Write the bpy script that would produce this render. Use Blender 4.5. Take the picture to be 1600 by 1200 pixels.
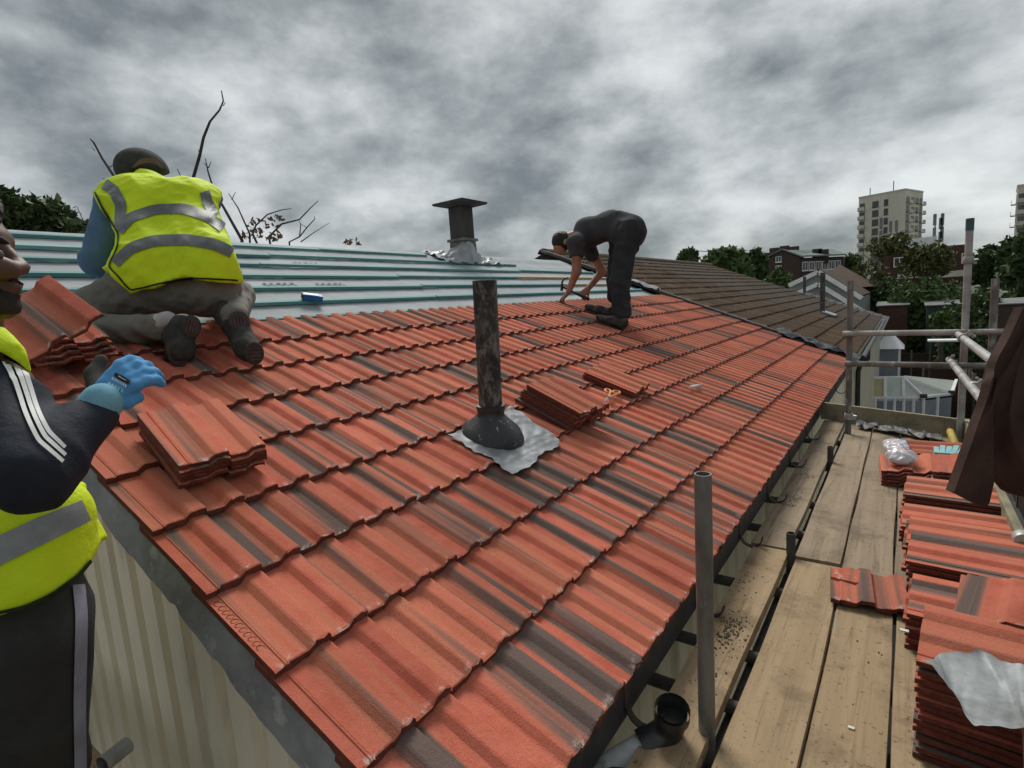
import bpy, bmesh, math, random
import numpy as np
from mathutils import Vector, Matrix, Quaternion
random.seed(7); rng = np.random.default_rng(11)
scene = bpy.context.scene
for o in list(bpy.data.objects): bpy.data.objects.remove(o)
COL = scene.collection
R_ = math.radians
# ------------------------------------------------------------------ camera
# measured from the photograph: focal length 855 px on a 1600 px frame, pitch 8 deg down, roll 3.9 deg
F, CX, CY, EYE = 855.0, 800.0, 600.0, 6.3
def _n(v): v = np.array(v, float); return v/np.linalg.norm(v)
_Y = _n([618, -162, F]); _Z = -_n([416, 6099, F]); _Z = _n(_Z - _Y*(_Z@_Y)); _X = np.cross(_Y, _Z)
RC = np.stack([_X, _Y, _Z])            # world = RC @ cam(x right, y down, z forward)
CAM = np.array([0, 0, EYE])
cam_d = bpy.data.cameras.new('camera'); cam = bpy.data.objects.new('camera', cam_d); COL.objects.link(cam)
cam_d.sensor_width = 36; cam_d.lens = 36*F/1600; cam_d.clip_start = 0.05; cam_d.clip_end = 3000
cr, cu, cb = RC@[1, 0, 0], RC@[0, -1, 0], RC@[0, 0, -1]
cam.matrix_world = Matrix(((cr[0], cu[0], cb[0], 0), (cr[1], cu[1], cb[1], 0), (cr[2], cu[2], cb[2], EYE), (0, 0, 0, 1)))
scene.camera = cam
scene.render.resolution_x = 1024; scene.render.resolution_y = 768
# ------------------------------------------------------------------ world: overcast sky
SUN_EL, SUN_AZ = 50, 318               # azimuth clockwise from +Y
world = bpy.data.worlds.new('World'); scene.world = world; world.use_nodes = True
wt = world.node_tree; wt.nodes.clear()
def wn(t, **k):
    n = wt.nodes.new(t)
    for a, b in k.items(): setattr(n, a, b)
    return n
def wm(op, a, b=None, c=None):
    n = wn('ShaderNodeMath', operation=op)
    for i, v in enumerate((a, b, c)):
        if v is None: continue
        if isinstance(v, (int, float)): n.inputs[i].default_value = v
        else: wt.links.new(v, n.inputs[i])
    return n.outputs[0]
tc = wn('ShaderNodeTexCoord'); sp = wn('ShaderNodeSeparateXYZ'); wt.links.new(tc.outputs['Generated'], sp.inputs[0])
cmb = wn('ShaderNodeCombineXYZ'); zz = wm('MULTIPLY', wm('POWER', wm('MAXIMUM', sp.outputs[2], 0.0), 0.9), 1.75)
wt.links.new(sp.outputs[0], cmb.inputs[0]); wt.links.new(sp.outputs[1], cmb.inputs[1]); wt.links.new(zz, cmb.inputs[2])
def wnoise(scale, detail, rough, dist, off):
    mp = wn('ShaderNodeMapping'); mp.inputs['Location'].default_value = off
    wt.links.new(cmb.outputs[0], mp.inputs[0])
    n = wn('ShaderNodeTexNoise'); n.inputs['Scale'].default_value = scale; n.inputs['Detail'].default_value = detail
    n.inputs['Roughness'].default_value = rough; n.inputs['Distortion'].default_value = dist
    wt.links.new(mp.outputs[0], n.inputs['Vector']); return n.outputs['Fac']
big = wnoise(1.9, 2, 0.5, 0.0, (4.2, 1.0, 0)); med = wnoise(5.4, 10, 0.56, 0.0, (0.7, 2.2, 0))
cl = wm('ADD', wm('MULTIPLY', big, 0.55), wm('MULTIPLY', med, 0.57))
rp = wn('ShaderNodeValToRGB'); wt.links.new(cl, rp.inputs[0])
e = rp.color_ramp.elements
e[0].position = 0.39; e[0].color = (0.062, 0.073, 0.078, 1)
e[1].position = 0.72; e[1].color = (0.41, 0.425, 0.425, 1)
for p_, c_ in ((0.465, (0.100, 0.113, 0.118, 1)), (0.53, (0.172, 0.187, 0.191, 1)), (0.585, (0.245, 0.26, 0.263, 1)), (0.64, (0.325, 0.34, 0.342, 1))):
    q = e.new(p_); q.color = c_
sky = wn('ShaderNodeTexSky', sky_type='NISHITA'); sky.sun_disc = False
sky.sun_elevation = R_(SUN_EL); sky.sun_rotation = R_(SUN_AZ)
sk = wn('ShaderNodeVectorMath', operation='SCALE'); wt.links.new(sky.outputs[0], sk.inputs[0]); sk.inputs[3].default_value = 0.08
mx = wn('ShaderNodeMix', data_type='RGBA'); mx.inputs[0].default_value = 0.95
wt.links.new(sk.outputs[0], mx.inputs[6]); wt.links.new(rp.outputs[0], mx.inputs[7])
bg = wn('ShaderNodeBackground'); bg.inputs[1].default_value = 1.0; wt.links.new(mx.outputs[2], bg.inputs[0])
wo = wn('ShaderNodeOutputWorld'); wt.links.new(bg.outputs[0], wo.inputs[0])
sun_d = bpy.data.lights.new('sun', 'SUN'); sun_d.energy = 1.5; sun_d.angle = R_(24); sun_d.color = (1, 0.97, 0.92)
sun = bpy.data.objects.new('sun', sun_d); COL.objects.link(sun); sun.location = (0, 0, 30)
a_, e_ = R_(SUN_AZ), R_(SUN_EL)
sdir = Vector((math.sin(a_)*math.cos(e_), math.cos(a_)*math.cos(e_), math.sin(e_)))
sun.rotation_euler = sdir.to_track_quat('Z', 'Y').to_euler()
vs = scene.view_settings; vs.view_transform = 'Standard'; vs.look = 'None'; vs.exposure = 0.95; vs.gamma = 1; vs.use_curve_mapping = False
try: scene.cycles.max_bounces = 6
except Exception: pass

# ------------------------------------------------------------------ placing helpers (photo point + a known plane -> world)
def ray(x, y): return RC@np.array([x-CX, y-CY, F])
def J(x, y, depth): return CAM + ray(x, y)*(depth/F)
def hit(x, y, p0, nrm):
    d = ray(x, y); return CAM + d*(((np.array(p0)-CAM)@nrm)/(d@nrm))
def hz(x, y, z): return hit(x, y, (0, 0, z), np.array([0, 0, 1.]))
def hx(x, y, X): return hit(x, y, (X, 0, 0), np.array([1., 0, 0]))
def hy(x, y, Y): return hit(x, y, (0, Y, 0), np.array([0, 1., 0]))
def proj(P):
    P = np.atleast_2d(P); c = (P-CAM)@RC; return np.stack([CX+F*c[:, 0]/c[:, 2], CY+F*c[:, 1]/c[:, 2], c[:, 2]], 1)
# roof frame: G gauge, k course number (eave = 5), h height over the tile plane
TH = R_(22.16); G = 0.335; CW = 0.262
P0 = np.array([-2.190, 0.642, 5.8206]); DN = np.array([math.cos(TH), 0, -math.sin(TH)]); NR = np.array([math.sin(TH), 0, math.cos(TH)])
YN, YF = 0.642, 9.56
def RP(k, Y, h=0.0): p = P0 + DN*G*k + NR*h; p = p.copy(); p[1] = Y; return p
def roofpx(x, y, h=0.0): return hit(x, y, P0+NR*h, NR)
def kofp(p): return ((np.array(p)-P0)@DN)/G
RMAT = Matrix(((0, -DN[0], NR[0]), (1, 0, 0), (0, -DN[2], NR[2])))   # local x along +Y, y up the slope, z normal

# ------------------------------------------------------------------ materials
def node_mat(name):
    m = bpy.data.materials.new(name); m.use_nodes = True; t = m.node_tree
    b = t.nodes['Principled BSDF']; return m, t, b
def N_(t, typ, **k):
    n = t.nodes.new(typ)
    for a, b in k.items(): setattr(n, a, b)
    return n
def M_(t, op, a, b=None, c=None, clamp=False):
    n = N_(t, 'ShaderNodeMath', operation=op); n.use_clamp = clamp
    for i, v in enumerate((a, b, c)):
        if v is None: continue
        if isinstance(v, (int, float)): n.inputs[i].default_value = v
        else: t.links.new(v, n.inputs[i])
    return n.outputs[0]
def obj_vec(t, stretch=(1, 1, 1), rnd=True):
    c = N_(t, 'ShaderNodeTexCoord'); m = N_(t, 'ShaderNodeMapping'); m.inputs['Scale'].default_value = stretch
    t.links.new(c.outputs['Object'], m.inputs[0])
    if not rnd: return m.outputs[0]
    i = N_(t, 'ShaderNodeObjectInfo'); s = M_(t, 'MULTIPLY', i.outputs['Random'], 61.7)
    a = N_(t, 'ShaderNodeVectorMath', operation='ADD'); t.links.new(m.outputs[0], a.inputs[0]); t.links.new(s, a.inputs[1])
    return a.outputs[0]
def noise(t, vec, scale, detail=5, rough=0.55, dist=0.0):
    n = N_(t, 'ShaderNodeTexNoise'); n.inputs['Scale'].default_value = scale; n.inputs['Detail'].default_value = detail
    n.inputs['Roughness'].default_value = rough; n.inputs['Distortion'].default_value = dist
    t.links.new(vec, n.inputs['Vector']); return n.outputs['Fac']
def ramp(t, fac, stops):
    r = N_(t, 'ShaderNodeValToRGB'); t.links.new(fac, r.inputs[0]); el = r.color_ramp.elements
    el[0].position, el[0].color = stops[0][0], (*stops[0][1], 1); el[1].position, el[1].color = stops[-1][0], (*stops[-1][1], 1)
    for p, c in stops[1:-1]: q = el.new(p); q.color = (*c, 1)
    return r.outputs[0]
def bw(t, fac, lo, hi):
    n = N_(t, 'ShaderNodeMapRange'); n.interpolation_type = 'SMOOTHSTEP'; t.links.new(fac, n.inputs[0]); n.inputs[1].default_value = lo; n.inputs[2].default_value = hi
    return n.outputs[0]
def mixc(t, fac, a, b):
    n = N_(t, 'ShaderNodeMix', data_type='RGBA')
    if isinstance(fac, (int, float)): n.inputs[0].default_value = fac
    else: t.links.new(fac, n.inputs[0])
    for i, v in ((6, a), (7, b)):
        if isinstance(v, tuple): n.inputs[i].default_value = (*v, 1)
        else: t.links.new(v, n.inputs[i])
    return n.outputs[2]
def bump(t, b, h, strength, dist=0.01):
    n = N_(t, 'ShaderNodeBump'); n.inputs['Strength'].default_value = strength; n.inputs['Distance'].default_value = dist
    t.links.new(h, n.inputs['Height']); t.links.new(n.outputs[0], b.inputs['Normal'])
MATS = {}
def mat(name, c1, c2=None, scale=6, stretch=(1, 1, 1), rough=0.8, bmp=0.0, bscale=None, bd=0.01, metal=0, lo=.35, hi=.65, fine=0.12, c3=None, s3=2, spec=0.3, rnd=True, dist=0.0, alpha=None, trans=0):
    if name in MATS: return MATS[name]
    m, t, b = node_mat(name); v = obj_vec(t, stretch, rnd)
    c2 = c2 or tuple(x*0.72 for x in c1)
    col = mixc(t, bw(t, noise(t, v, scale, 6, .6, dist), lo, hi), c1, c2)
    if c3: col = mixc(t, bw(t, noise(t, v, s3, 5, .6), .52, .68), col, c3)
    if fine:
        f = noise(t, v, scale*9, 3, .6); g = M_(t, 'MULTIPLY_ADD', f, fine*2, 1-fine)
        s = N_(t, 'ShaderNodeVectorMath', operation='SCALE'); t.links.new(col, s.inputs[0]); t.links.new(g, s.inputs[3]); col = s.outputs[0]
    t.links.new(col, b.inputs['Base Color'])
    b.inputs['Roughness'].default_value = rough; b.inputs['Metallic'].default_value = metal; b.inputs['Specular IOR Level'].default_value = spec
    if trans: b.inputs['Transmission Weight'].default_value = trans
    if alpha is not None: b.inputs['Alpha'].default_value = alpha
    if bmp: bump(t, b, noise(t, v, bscale or scale*4, 6, .65), bmp, bd)
    MATS[name] = m; return m

def tile_material(name, red, red2, grey, thr, moss=None):
    m, t, b = node_mat(name)
    c = N_(t, 'ShaderNodeTexCoord'); s = N_(t, 'ShaderNodeSeparateXYZ'); t.links.new(c.outputs['Object'], s.inputs[0])
    i = N_(t, 'ShaderNodeObjectInfo'); r = i.outputs['Random']
    wn_ = N_(t, 'ShaderNodeTexWhiteNoise', noise_dimensions='1D'); t.links.new(M_(t, 'MULTIPLY', r, 913.3), wn_.inputs['W']); r2 = wn_.outputs['Value']
    cv = N_(t, 'ShaderNodeCombineXYZ')
    t.links.new(M_(t, 'MULTIPLY_ADD', s.outputs[0], 13.0, M_(t, 'MULTIPLY', r, 400)), cv.inputs[0])
    t.links.new(M_(t, 'MULTIPLY_ADD', s.outputs[1], 0.35, M_(t, 'MULTIPLY', r2, 90)), cv.inputs[1])
    st = noise(t, cv.outputs[0], 1.0, 2, .5, .0)
    off = M_(t, 'MULTIPLY_ADD', r2, 0.16, -0.07)
    mask = bw(t, M_(t, 'ADD', st, off), thr-.01, thr+.12)
    ov = obj_vec(t)
    n1 = noise(t, ov, 9, 5, .6); n2 = noise(t, ov, 260, 2, .7); n3 = noise(t, ov, 34, 5, .65)
    base = mixc(t, bw(t, n1, .35, .7), red, red2)
    col = mixc(t, M_(t, 'MULTIPLY', mask, .92), mixc(t, bw(t, st, thr-.13, thr+.02), base, tuple(.72*x+.28*y for x, y in zip(red, (.40, .20, .10)))), grey)
    if moss: col = mixc(t, bw(t, n3, .42, .62), col, moss)
    # per-tile tone and sandy speckle
    tone = M_(t, 'MULTIPLY_ADD', r, .32, .80); sp_ = M_(t, 'MULTIPLY_ADD', n2, .8, .6); tone = M_(t, 'MULTIPLY', tone, sp_)
    k = N_(t, 'ShaderNodeVectorMath', operation='SCALE'); t.links.new(col, k.inputs[0]); t.links.new(tone, k.inputs[3]); col = k.outputs[0]
    # pale scuffs along the lower edge and stray dust
    edge = M_(t, 'MULTIPLY', M_(t, 'SUBTRACT', 1, bw(t, s.outputs[1], .0, .035), clamp=True), bw(t, n3, .52, .66))
    dust = M_(t, 'MULTIPLY', bw(t, noise(t, ov, 70, 4, .7), .66, .78), .35)
    if not moss: col = mixc(t, M_(t, 'MULTIPLY', M_(t, 'MAXIMUM', edge, dust), .62), col, (.68, .56, .50))
    t.links.new(col, b.inputs['Base Color']); b.inputs['Roughness'].default_value = .92; b.inputs['Specular IOR Level'].default_value = .12
    bump(t, b, M_(t, 'ADD', n2, M_(t, 'MULTIPLY', n3, 1.5)), .6, .004)
    MATS[name] = m; return m
T_RED = tile_material('terracotta_concrete', (.56, .158, .104), (.475, .118, .072), (.118, .10, .09), .515)
T_OLD = tile_material('weathered_brown_tile', (.118, .078, .055), (.085, .057, .042), (.058, .045, .036), .56, (.075, .063, .042))
T_CUT = mat('shaded_tile_body_red', (.17, .048, .032), (.11, .032, .023), 40, rough=.9, bmp=.5, bscale=120, bd=.004)  # uncoated tile body, colour darkened further for the self-shadow along cut edges
T_OLDCUT = mat('tile_body_brown', (.04, .028, .022), (.03, .022, .018), 30, rough=.95)

# ------------------------------------------------------------------ mesh helpers
def link(name, me, m=None, parent=None, mw=None):
    o = bpy.data.objects.new(name, me); COL.objects.link(o)
    if m is not None:
        for x in (m if isinstance(m, (list, tuple)) else [m]): me.materials.append(x)
    if parent is not None: o.parent = parent
    if mw is not None: o.matrix_world = mw
    return o
def tag(o, label=None, cat=None, group=None, kind=None):
    if label: o['label'] = label
    if cat: o['category'] = cat
    if group: o['group'] = group
    if kind: o['kind'] = kind
    return o
def thing(name, label, cat, loc=(0, 0, 0), group=None):
    o = bpy.data.objects.new(name, None); COL.objects.link(o); o.location = loc; o.empty_display_size = .1
    tag(o, label, cat, group); return o
class MB:
    """collects shapes given in world (or local) coordinates into one mesh"""
    def __init__(s): s.v = []; s.f = []; s.mi = []; s.cur = 0
    def add(s, vs, fs):
        n = len(s.v); s.v += [tuple(map(float, p)) for p in vs]; s.f += [tuple(i+n for i in f) for f in fs]; s.mi += [s.cur]*len(fs); return s
    def box(s, lo, hi, M=None, bev=0.0):
        x0, y0, z0 = lo; x1, y1, z1 = hi
        if bev:
            b = bev; vs = []
            for (ax, bx_) in ((x0, 1), (x1, -1)):
                for (ay, by_) in ((y0, 1), (y1, -1)):
                    for (az, bz_) in ((z0, 1), (z1, -1)):
                        vs += [(ax, ay+by_*b, az+bz_*b), (ax+bx_*b, ay, az+bz_*b), (ax+bx_*b, ay+by_*b, az)]
            bm = bmesh.new(); bv = [bm.verts.new(p) for p in vs]; bmesh.ops.convex_hull(bm, input=bv)
            bm.verts.index_update(); vs = [v.co.copy() for v in bm.verts]; fs = [[v.index for v in f.verts] for f in bm.faces]; bm.free()
        else:
            vs = [(x0, y0, z0), (x1, y0, z0), (x1, y1, z0), (x0, y1, z0), (x0, y0, z1), (x1, y0, z1), (x1, y1, z1), (x0, y1, z1)]
            fs = [(0, 3, 2, 1), (4, 5, 6, 7), (0, 1, 5, 4), (1, 2, 6, 5), (2, 3, 7, 6), (3, 0, 4, 7)]
        if M is not None: vs = [M@Vector(p) for p in vs]
        return s.add(vs, fs)
    def bar(s, a, b, w, h, up=(0, 0, 1)):
        """box from a to b, width w sideways, height h along up"""
        a, b = Vector(a), Vector(b); d = (b-a); L = d.length; d.normalize(); u = Vector(up); sd = d.cross(u).normalized(); u = sd.cross(d)
        M = Matrix(((d.x, sd.x, u.x, a.x), (d.y, sd.y, u.y, a.y), (d.z, sd.z, u.z, a.z), (0, 0, 0, 1)))
        return s.box((0, -w/2, -h/2), (L, w/2, h/2), M)
    def tube(s, pts, r, n=10, cap=True, hollow=0):
        pts = [Vector(p) for p in pts]; rs = r if isinstance(r, (list, tuple)) else [r]*len(pts)
        rings = []; ref = None
        for i, p in enumerate(pts):
            d = (pts[min(i+1, len(pts)-1)]-pts[max(i-1, 0)]).normalized()
            if ref is None: ref = d.orthogonal().normalized()
            u = (ref-d*ref.dot(d)).normalized(); w = d.cross(u); ref = u
            rings.append([p+(u*math.cos(2*math.pi*k/n)+w*math.sin(2*math.pi*k/n))*rs[i] for k in range(n)])
        vs = [q for g in rings for q in g]; fs = []
        for i in range(len(pts)-1):
            for k in range(n): a = i*n+k; b = i*n+(k+1) % n; fs.append((a, b, b+n, a+n))
        if cap: fs += [tuple(range(n))[::-1], tuple(range((len(pts)-1)*n, len(pts)*n))]
        return s.add(vs, fs)
    def lathe(s, prof, c=(0, 0, 0), n=24, M=None):
        vs = []; fs = []
        for r, z in prof:
            for k in range(n): a = 2*math.pi*k/n; vs.append(Vector((r*math.cos(a), r*math.sin(a), z)))
        for i in range(len(prof)-1):
            for k in range(n): a = i*n+k; b = i*n+(k+1) % n; fs.append((a, b, b+n, a+n))
        vs = [(M@p if M is not None else p+Vector(c)) for p in vs]
        return s.add(vs, fs)
    def prism(s, poly, off):
        """polygon (3D points) extruded by off"""
        n = len(poly); off = np.array(off, float); p = [np.array(q, float) for q in poly]
        return s.add(p+[q+off for q in p], [tuple(range(n))[::-1], tuple(range(n, 2*n))]+[(i, (i+1) % n, (i+1) % n+n, i+n) for i in range(n)])
    def grid(s, P):
        """P[nu][nv] points"""
        nu, nv = len(P), len(P[0])
        return s.add([P[i][j] for i in range(nu) for j in range(nv)], [(i*nv+j, (i+1)*nv+j, (i+1)*nv+j+1, i*nv+j+1) for i in range(nu-1) for j in range(nv-1)])
    def mesh(s, name, smooth=None):
        me = bpy.data.meshes.new(name); me.from_pydata(s.v, [], s.f); me.update()
        if any(s.mi): me.polygons.foreach_set('material_index', s.mi)
        bm = bmesh.new(); bm.from_mesh(me); bmesh.ops.recalc_face_normals(bm, faces=bm.faces); bm.to_mesh(me); bm.free()
        if smooth is not None:
            me.polygons.foreach_set('use_smooth', [True]*len(me.polygons)); me.set_sharp_from_angle(angle=R_(smooth))
        return me
    def build(s, name, m, parent=None, smooth=None, org=None):
        """org: world origin of the object; parents are un-rotated empties or unmoved meshes"""
        base = Vector((0, 0, 0))
        if org is not None: base = Vector(org)
        me = s.mesh(name, smooth)
        if base.length: me.transform(Matrix.Translation(-base))
        o = link(name, me, m)
        if parent is not None: o.parent = parent; o.matrix_parent_inverse = Matrix.Identity(4); o.location = base-wloc(parent)
        else: o.location = base
        return o
def wloc(o):
    l = Vector(o.location); p = o.parent
    while p is not None: l = l+Vector(p.location); p = p.parent
    return l
def place(o, parent, M):
    """put a child of un-rotated parents at world matrix M"""
    if parent is not None:
        o.parent = parent; M = Matrix.Translation(-wloc(parent))@M
    o.matrix_local = M if parent is not None else M
    o.location, o.rotation_euler, o.scale = M.to_translation(), M.to_euler(), M.to_scale()
def frame(loc, rot3): return Matrix.Translation(Vector(loc))@rot3.to_4x4()
# ------------------------------------------------------------------ the interlocking tile (local: x across, y up the slope, z out)
def tile_mesh(name, L=0.42, full=True, seed=0, W=CW, under=.036, jag=.0018, t=.0215):
    r = random.Random(seed); per = W/2; hgt = .018; prof = [(-under, -.004), (-.006, -.004), (-.004, -.0005), (-.0005, -.0005)] if full else [(0, 0)]
    for b in (0, per):
        f_ = per/.131; prof += [(b+.0025, .0008), (b+.006, 0), (b+.055*f_, 0), (b+.061*f_, .0015), (b+.078*f_, .0155), (b+.084*f_, hgt), (b+.105*f_, hgt+.0008), (b+.1245*f_, hgt), (b+.1275*f_, hgt-.0018)]
        if b == 0: prof += [(b+.1298*f_, .004)]
    prof = prof[:-1]+[(W-.0045, hgt-.001), (W-.003, .011)]
    if not full: prof = prof[:1]+[prof[i] for i in range(2, len(prof)) if i % 2 == 0]+[prof[-1]]
    mb = MB(); n = len(prof); ys = (0.0, .006, L*.5, L)
    top = [[Vector((x, y+(r.uniform(-1, 1)*jag*2.2 if j == 0 else 0), z-(.0022 if j == 0 else 0)+r.uniform(-1, 1)*jag*.25)) for x, z in prof] for j, y in enumerate(ys)]
    bot = [[Vector((x, y+(r.uniform(-1, 1)*jag*2 if j == 0 else 0), z-t)) for x, z in prof] for j, y in enumerate((0.0, L))]
    m, l = len(ys), 2
    vs = [p for row in top for p in row]+[p for row in bot for p in row]; o = m*n
    mb.cur = 0; fs = [(j*n+i, j*n+i+1, (j+1)*n+i+1, (j+1)*n+i) for j in range(m-1) for i in range(n-1)]; mb.add(vs, fs)
    fb = [(o+i, o+n+i, o+n+i+1, o+i+1) for i in range(n-1)]
    fb += [(i, o+i, o+i+1, i+1) for i in range(n-1)]                                   # lower end
    fb += [((m-1)*n+i, (m-1)*n+i+1, o+n+i+1, o+n+i) for i in range(n-1)]                # head
    for i, s_ in ((0, 1), (n-1, -1)):
        side = [j*n+i for j in range(m)]+[o+n+i, o+i]
        fb.append(tuple(side[::s_]))
    k0 = len(mb.f); mb.f += fb; mb.mi += [1]*len(fb)
    return mb.mesh(name, 16)
TILES = []
for i in range(4):
    me = tile_mesh('tile', seed=i); me.materials.append(T_RED); me.materials.append(T_CUT); TILES.append(me)
THIN = []
for i in range(4):
    me = tile_mesh('loose_tile', seed=20+i, t=.0145); me.materials.append(T_RED); me.materials.append(T_CUT); THIN.append(me)
OLD = []
for i in range(2):
    me = tile_mesh('tile_old', seed=40+i, jag=.004); me.materials.append(T_OLD); me.materials.append(T_OLDCUT); OLD.append(me)
TILT = math.asin(.031/.42)
def tile_matrix(k, Y, yaw=0.0, dh=0.0, pitch=0.0):
    loc = RP(k, Y, dh); return frame(loc, RMAT@Matrix.Rotation(-TILT+pitch, 3, 'X')@Matrix.Rotation(yaw, 3, 'Z'))

CREAM = mat('cream_painted_cladding', (.88, .79, .62), (.80, .71, .55), 3, (1, 1, .25), .6, .15, 30, c3=(.60, .54, .42), s3=5, fine=.08)
LEAD = mat('lead_grey_flashing', (.30, .305, .31), (.20, .205, .21), 7, rough=.6, bmp=.35, bscale=25, metal=.1, c3=(.40, .40, .40), s3=14)
DARKTRIM = mat('dark_fascia_board', (.055, .055, .055), (.035, .035, .037), 8, rough=.55, bmp=.1)
MEMB = mat('grey_roofing_membrane', (.34, .365, .385), (.29, .31, .33), 3.5, (1, .6, 1), .8, .25, 12, bd=.015, c3=(.39, .415, .435), s3=1.3, fine=.05)
BATTEN = mat('teal_treated_batten', (.15, .34, .33), (.10, .25, .25), 5, (1, .12, 1), .75, .2, 40, c3=(.24, .42, .41), s3=3)
BATTEN_P = mat('pale_untreated_batten', (.52, .43, .25), (.42, .34, .2), 5, (1, .12, 1), .75, .2, 40)
WALLIN = mat('block_wall_dull', (.30, .29, .26), (.22, .21, .19), 4, rough=.9, bmp=.3)

RK = -10.7                     # ridge course number
house = thing('terraced_house', 'cream clad house with red tiles half laid on its roof', 'house', (-3, 5, 0))
ridge = RP(RK, 0); eave = RP(5, 0)
# walls: gable and side
mb = MB(); gy = .80
gw = [(-.80, gy, 0), (-.80, gy, 5.05), (ridge[0], gy, ridge[2]-.12), (2*ridge[0]+.80, gy, 5.05), (2*ridge[0]+.80, gy, 0)]
mb.prism(gw, (0, YF-gy-.1, 0)); wall = mb.build('wall', WALLIN, house)
# vertical cladding boards on the gable: trapezoid ribs, each a board of its own
def clad(x0, w, y, zt0, zt1, zb, axis, name='cladding_board'):
    d = .05; m_ = MB(); xs = [x0+.002, x0+w*.13, x0+w*.20, x0+w*.80, x0+w*.87, x0+w-.002]; dd = [0, 0, d, d, 0, 0]
    P = []
    for i, (x, q) in enumerate(zip(xs, dd)):
        zt = zt0+(zt1-zt0)*(x-x0)/w
        P.append([(x, y-q-.004, zb), (x, y-q-.004, zt)] if axis == 'x' else [(y+q+.004, x, zb), (y+q+.004, x, zt)])
    m_.grid(P); return m_.build(name, CREAM, wall)
x = -.80; w = .205
while x > -5.2:
    z0, z1 = RP(0, 0)[2]+math.tan(TH)*(P0[0]-(x-w)), RP(0, 0)[2]+math.tan(TH)*(P0[0]-x)
    clad(x-w, w, gy, z0-.10, z1-.10, 2.2, 'x'); x -= w
y = gy+.01
while y < YF-.1:
    clad(y, .205, -.80, 5.06, 5.06, 2.2, 'y'); y += .205
# sloping trim under the verge
a, b = np.array([-.95, gy-.035, 0]), np.array([-5.0, gy-.035, 0])
zz_ = lambda X: P0[2]+math.tan(TH)*(P0[0]-X)
MB().bar((-.95, gy-.04, zz_(-.95)-.37), (-5.0, gy-.04, zz_(-5.0)-.37), .03, .055).build('trim_strip', CREAM, wall)
# roof deck (closed wedge), bargeboard, fascia
mb = MB(); dk = .075
rt, rb = RP(RK, 0, -.075), RP(RK, 0, -.19); prof = [RP(4.82, 0, -.075), rt, np.array([2*ridge[0]-RP(4.82, 0)[0], 0, RP(4.82, 0, -.075)[2]])]
prof += [prof[2]+np.array([0, 0, -.12]), rb, prof[0]+np.array([0, 0, -.12])]
prof = [np.array([p[0], YN+.06, p[2]]) for p in prof]
mb.prism(prof, (0, YF-YN-.10, 0)); roof = mb.build('roof', WALLIN, house)
# lead covered bargeboard with a ragged lower edge
mb = MB(); nseg = 150; P = []
for i in range(nseg+1):
    k = 5.15+(RK-5.15)*i/nseg; rg = rng.normal(0, .0035)+.006*math.sin(i*.23)+(.014 if (i % 23) in (3, 4, 11) else 0)
    pt, pb = RP(k, YN+.006+.004*math.sin(i*.9), -.034), RP(k, YN-.012, -.172+rg)
    P.append([RP(k, YN+.07, -.060), pt+NR*-.012, (pt+pb)/2+np.array([0, -.006*math.sin(i*.55)-.003, 0]), pb, pb+np.array([0, .04, 0])])
mb.grid(P); mb.build('verge_flashing', LEAD, roof, 50)
mb = MB(); mb.bar(RP(5.0, YN+.09, -.10), RP(RK, YN+.09, -.10), .03, .13, NR); mb.build('bargeboard', mat('grey_board', (.16, .155, .15), rough=.8), roof)
mb = MB(); mb.bar((RP(5, 0)[0]-.05, YN+.10, 5.088), (RP(5, 0)[0]-.05, YF-.05, 5.088), .022, .15); mb.build('fascia', DARKTRIM, roof)
mb = MB(); mb.bar((RP(5, 0)[0]-.115, YN+.12, 5.02), (RP(5, 0)[0]-.115, YF-.05, 5.02), .105, .012); mb.build('soffit', DARKTRIM, roof)
# membrane with sag between battens, folded over the ridge
mb = MB(); P = []; nu, nv = 150, 110
for i in range(nu+1):
    Y = YN+.05+(YF-YN-.1)*i/nu; row = []
    for j in range(nv+1):
        k = -3.4+(RK-.0+3.4)*min(j/(nv-8), 1); q = j-(nv-8)
        sag = -.007*math.sin(math.pi*((k+.25) % 1.0)) - .0025*math.sin(Y*4+k*1.3)*math.sin(k*2.2+Y*2)
        sag += .001*math.sin(Y*31+2*math.sin(k*3))
        if q <= 0: p = RP(k, Y, -.052+sag+(.02*max(0, (k-RK-1)/-1) if k < RK+1 else 0))
        else: p = RP(RK, Y, -.05+.02+sag); p = p+np.array([-.09*q, 0, -.04*q+.004*math.sin(Y*5)])
        row.append(p)
    P.append(row)
mb.grid(P); memb = mb.build('membrane', MEMB, roof, 180)
# printed marks on the membrane: small dark dashes in two rows
mb = MB(); inkm = mat('membrane_ink', (.10, .10, .10), rough=.8)
for (Yc, kc) in ((2.55, -6.75), (3.05, -6.72), (3.25, -8.7), (5.0, -5.75), (1.9, -8.75)):
    for r_ in range(2):
        for c_ in range(5):
            a = RP(kc+r_*.16, Yc+c_*.062, -.050); wdt = random.uniform(.025, .045)
            mb.add([a, a+np.array([0, wdt, 0]), a+np.array([0, wdt, 0])-DN*.035, a-DN*.035], [(0, 1, 2, 3)])
mb.build('printed_mark', inkm, memb)
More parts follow.
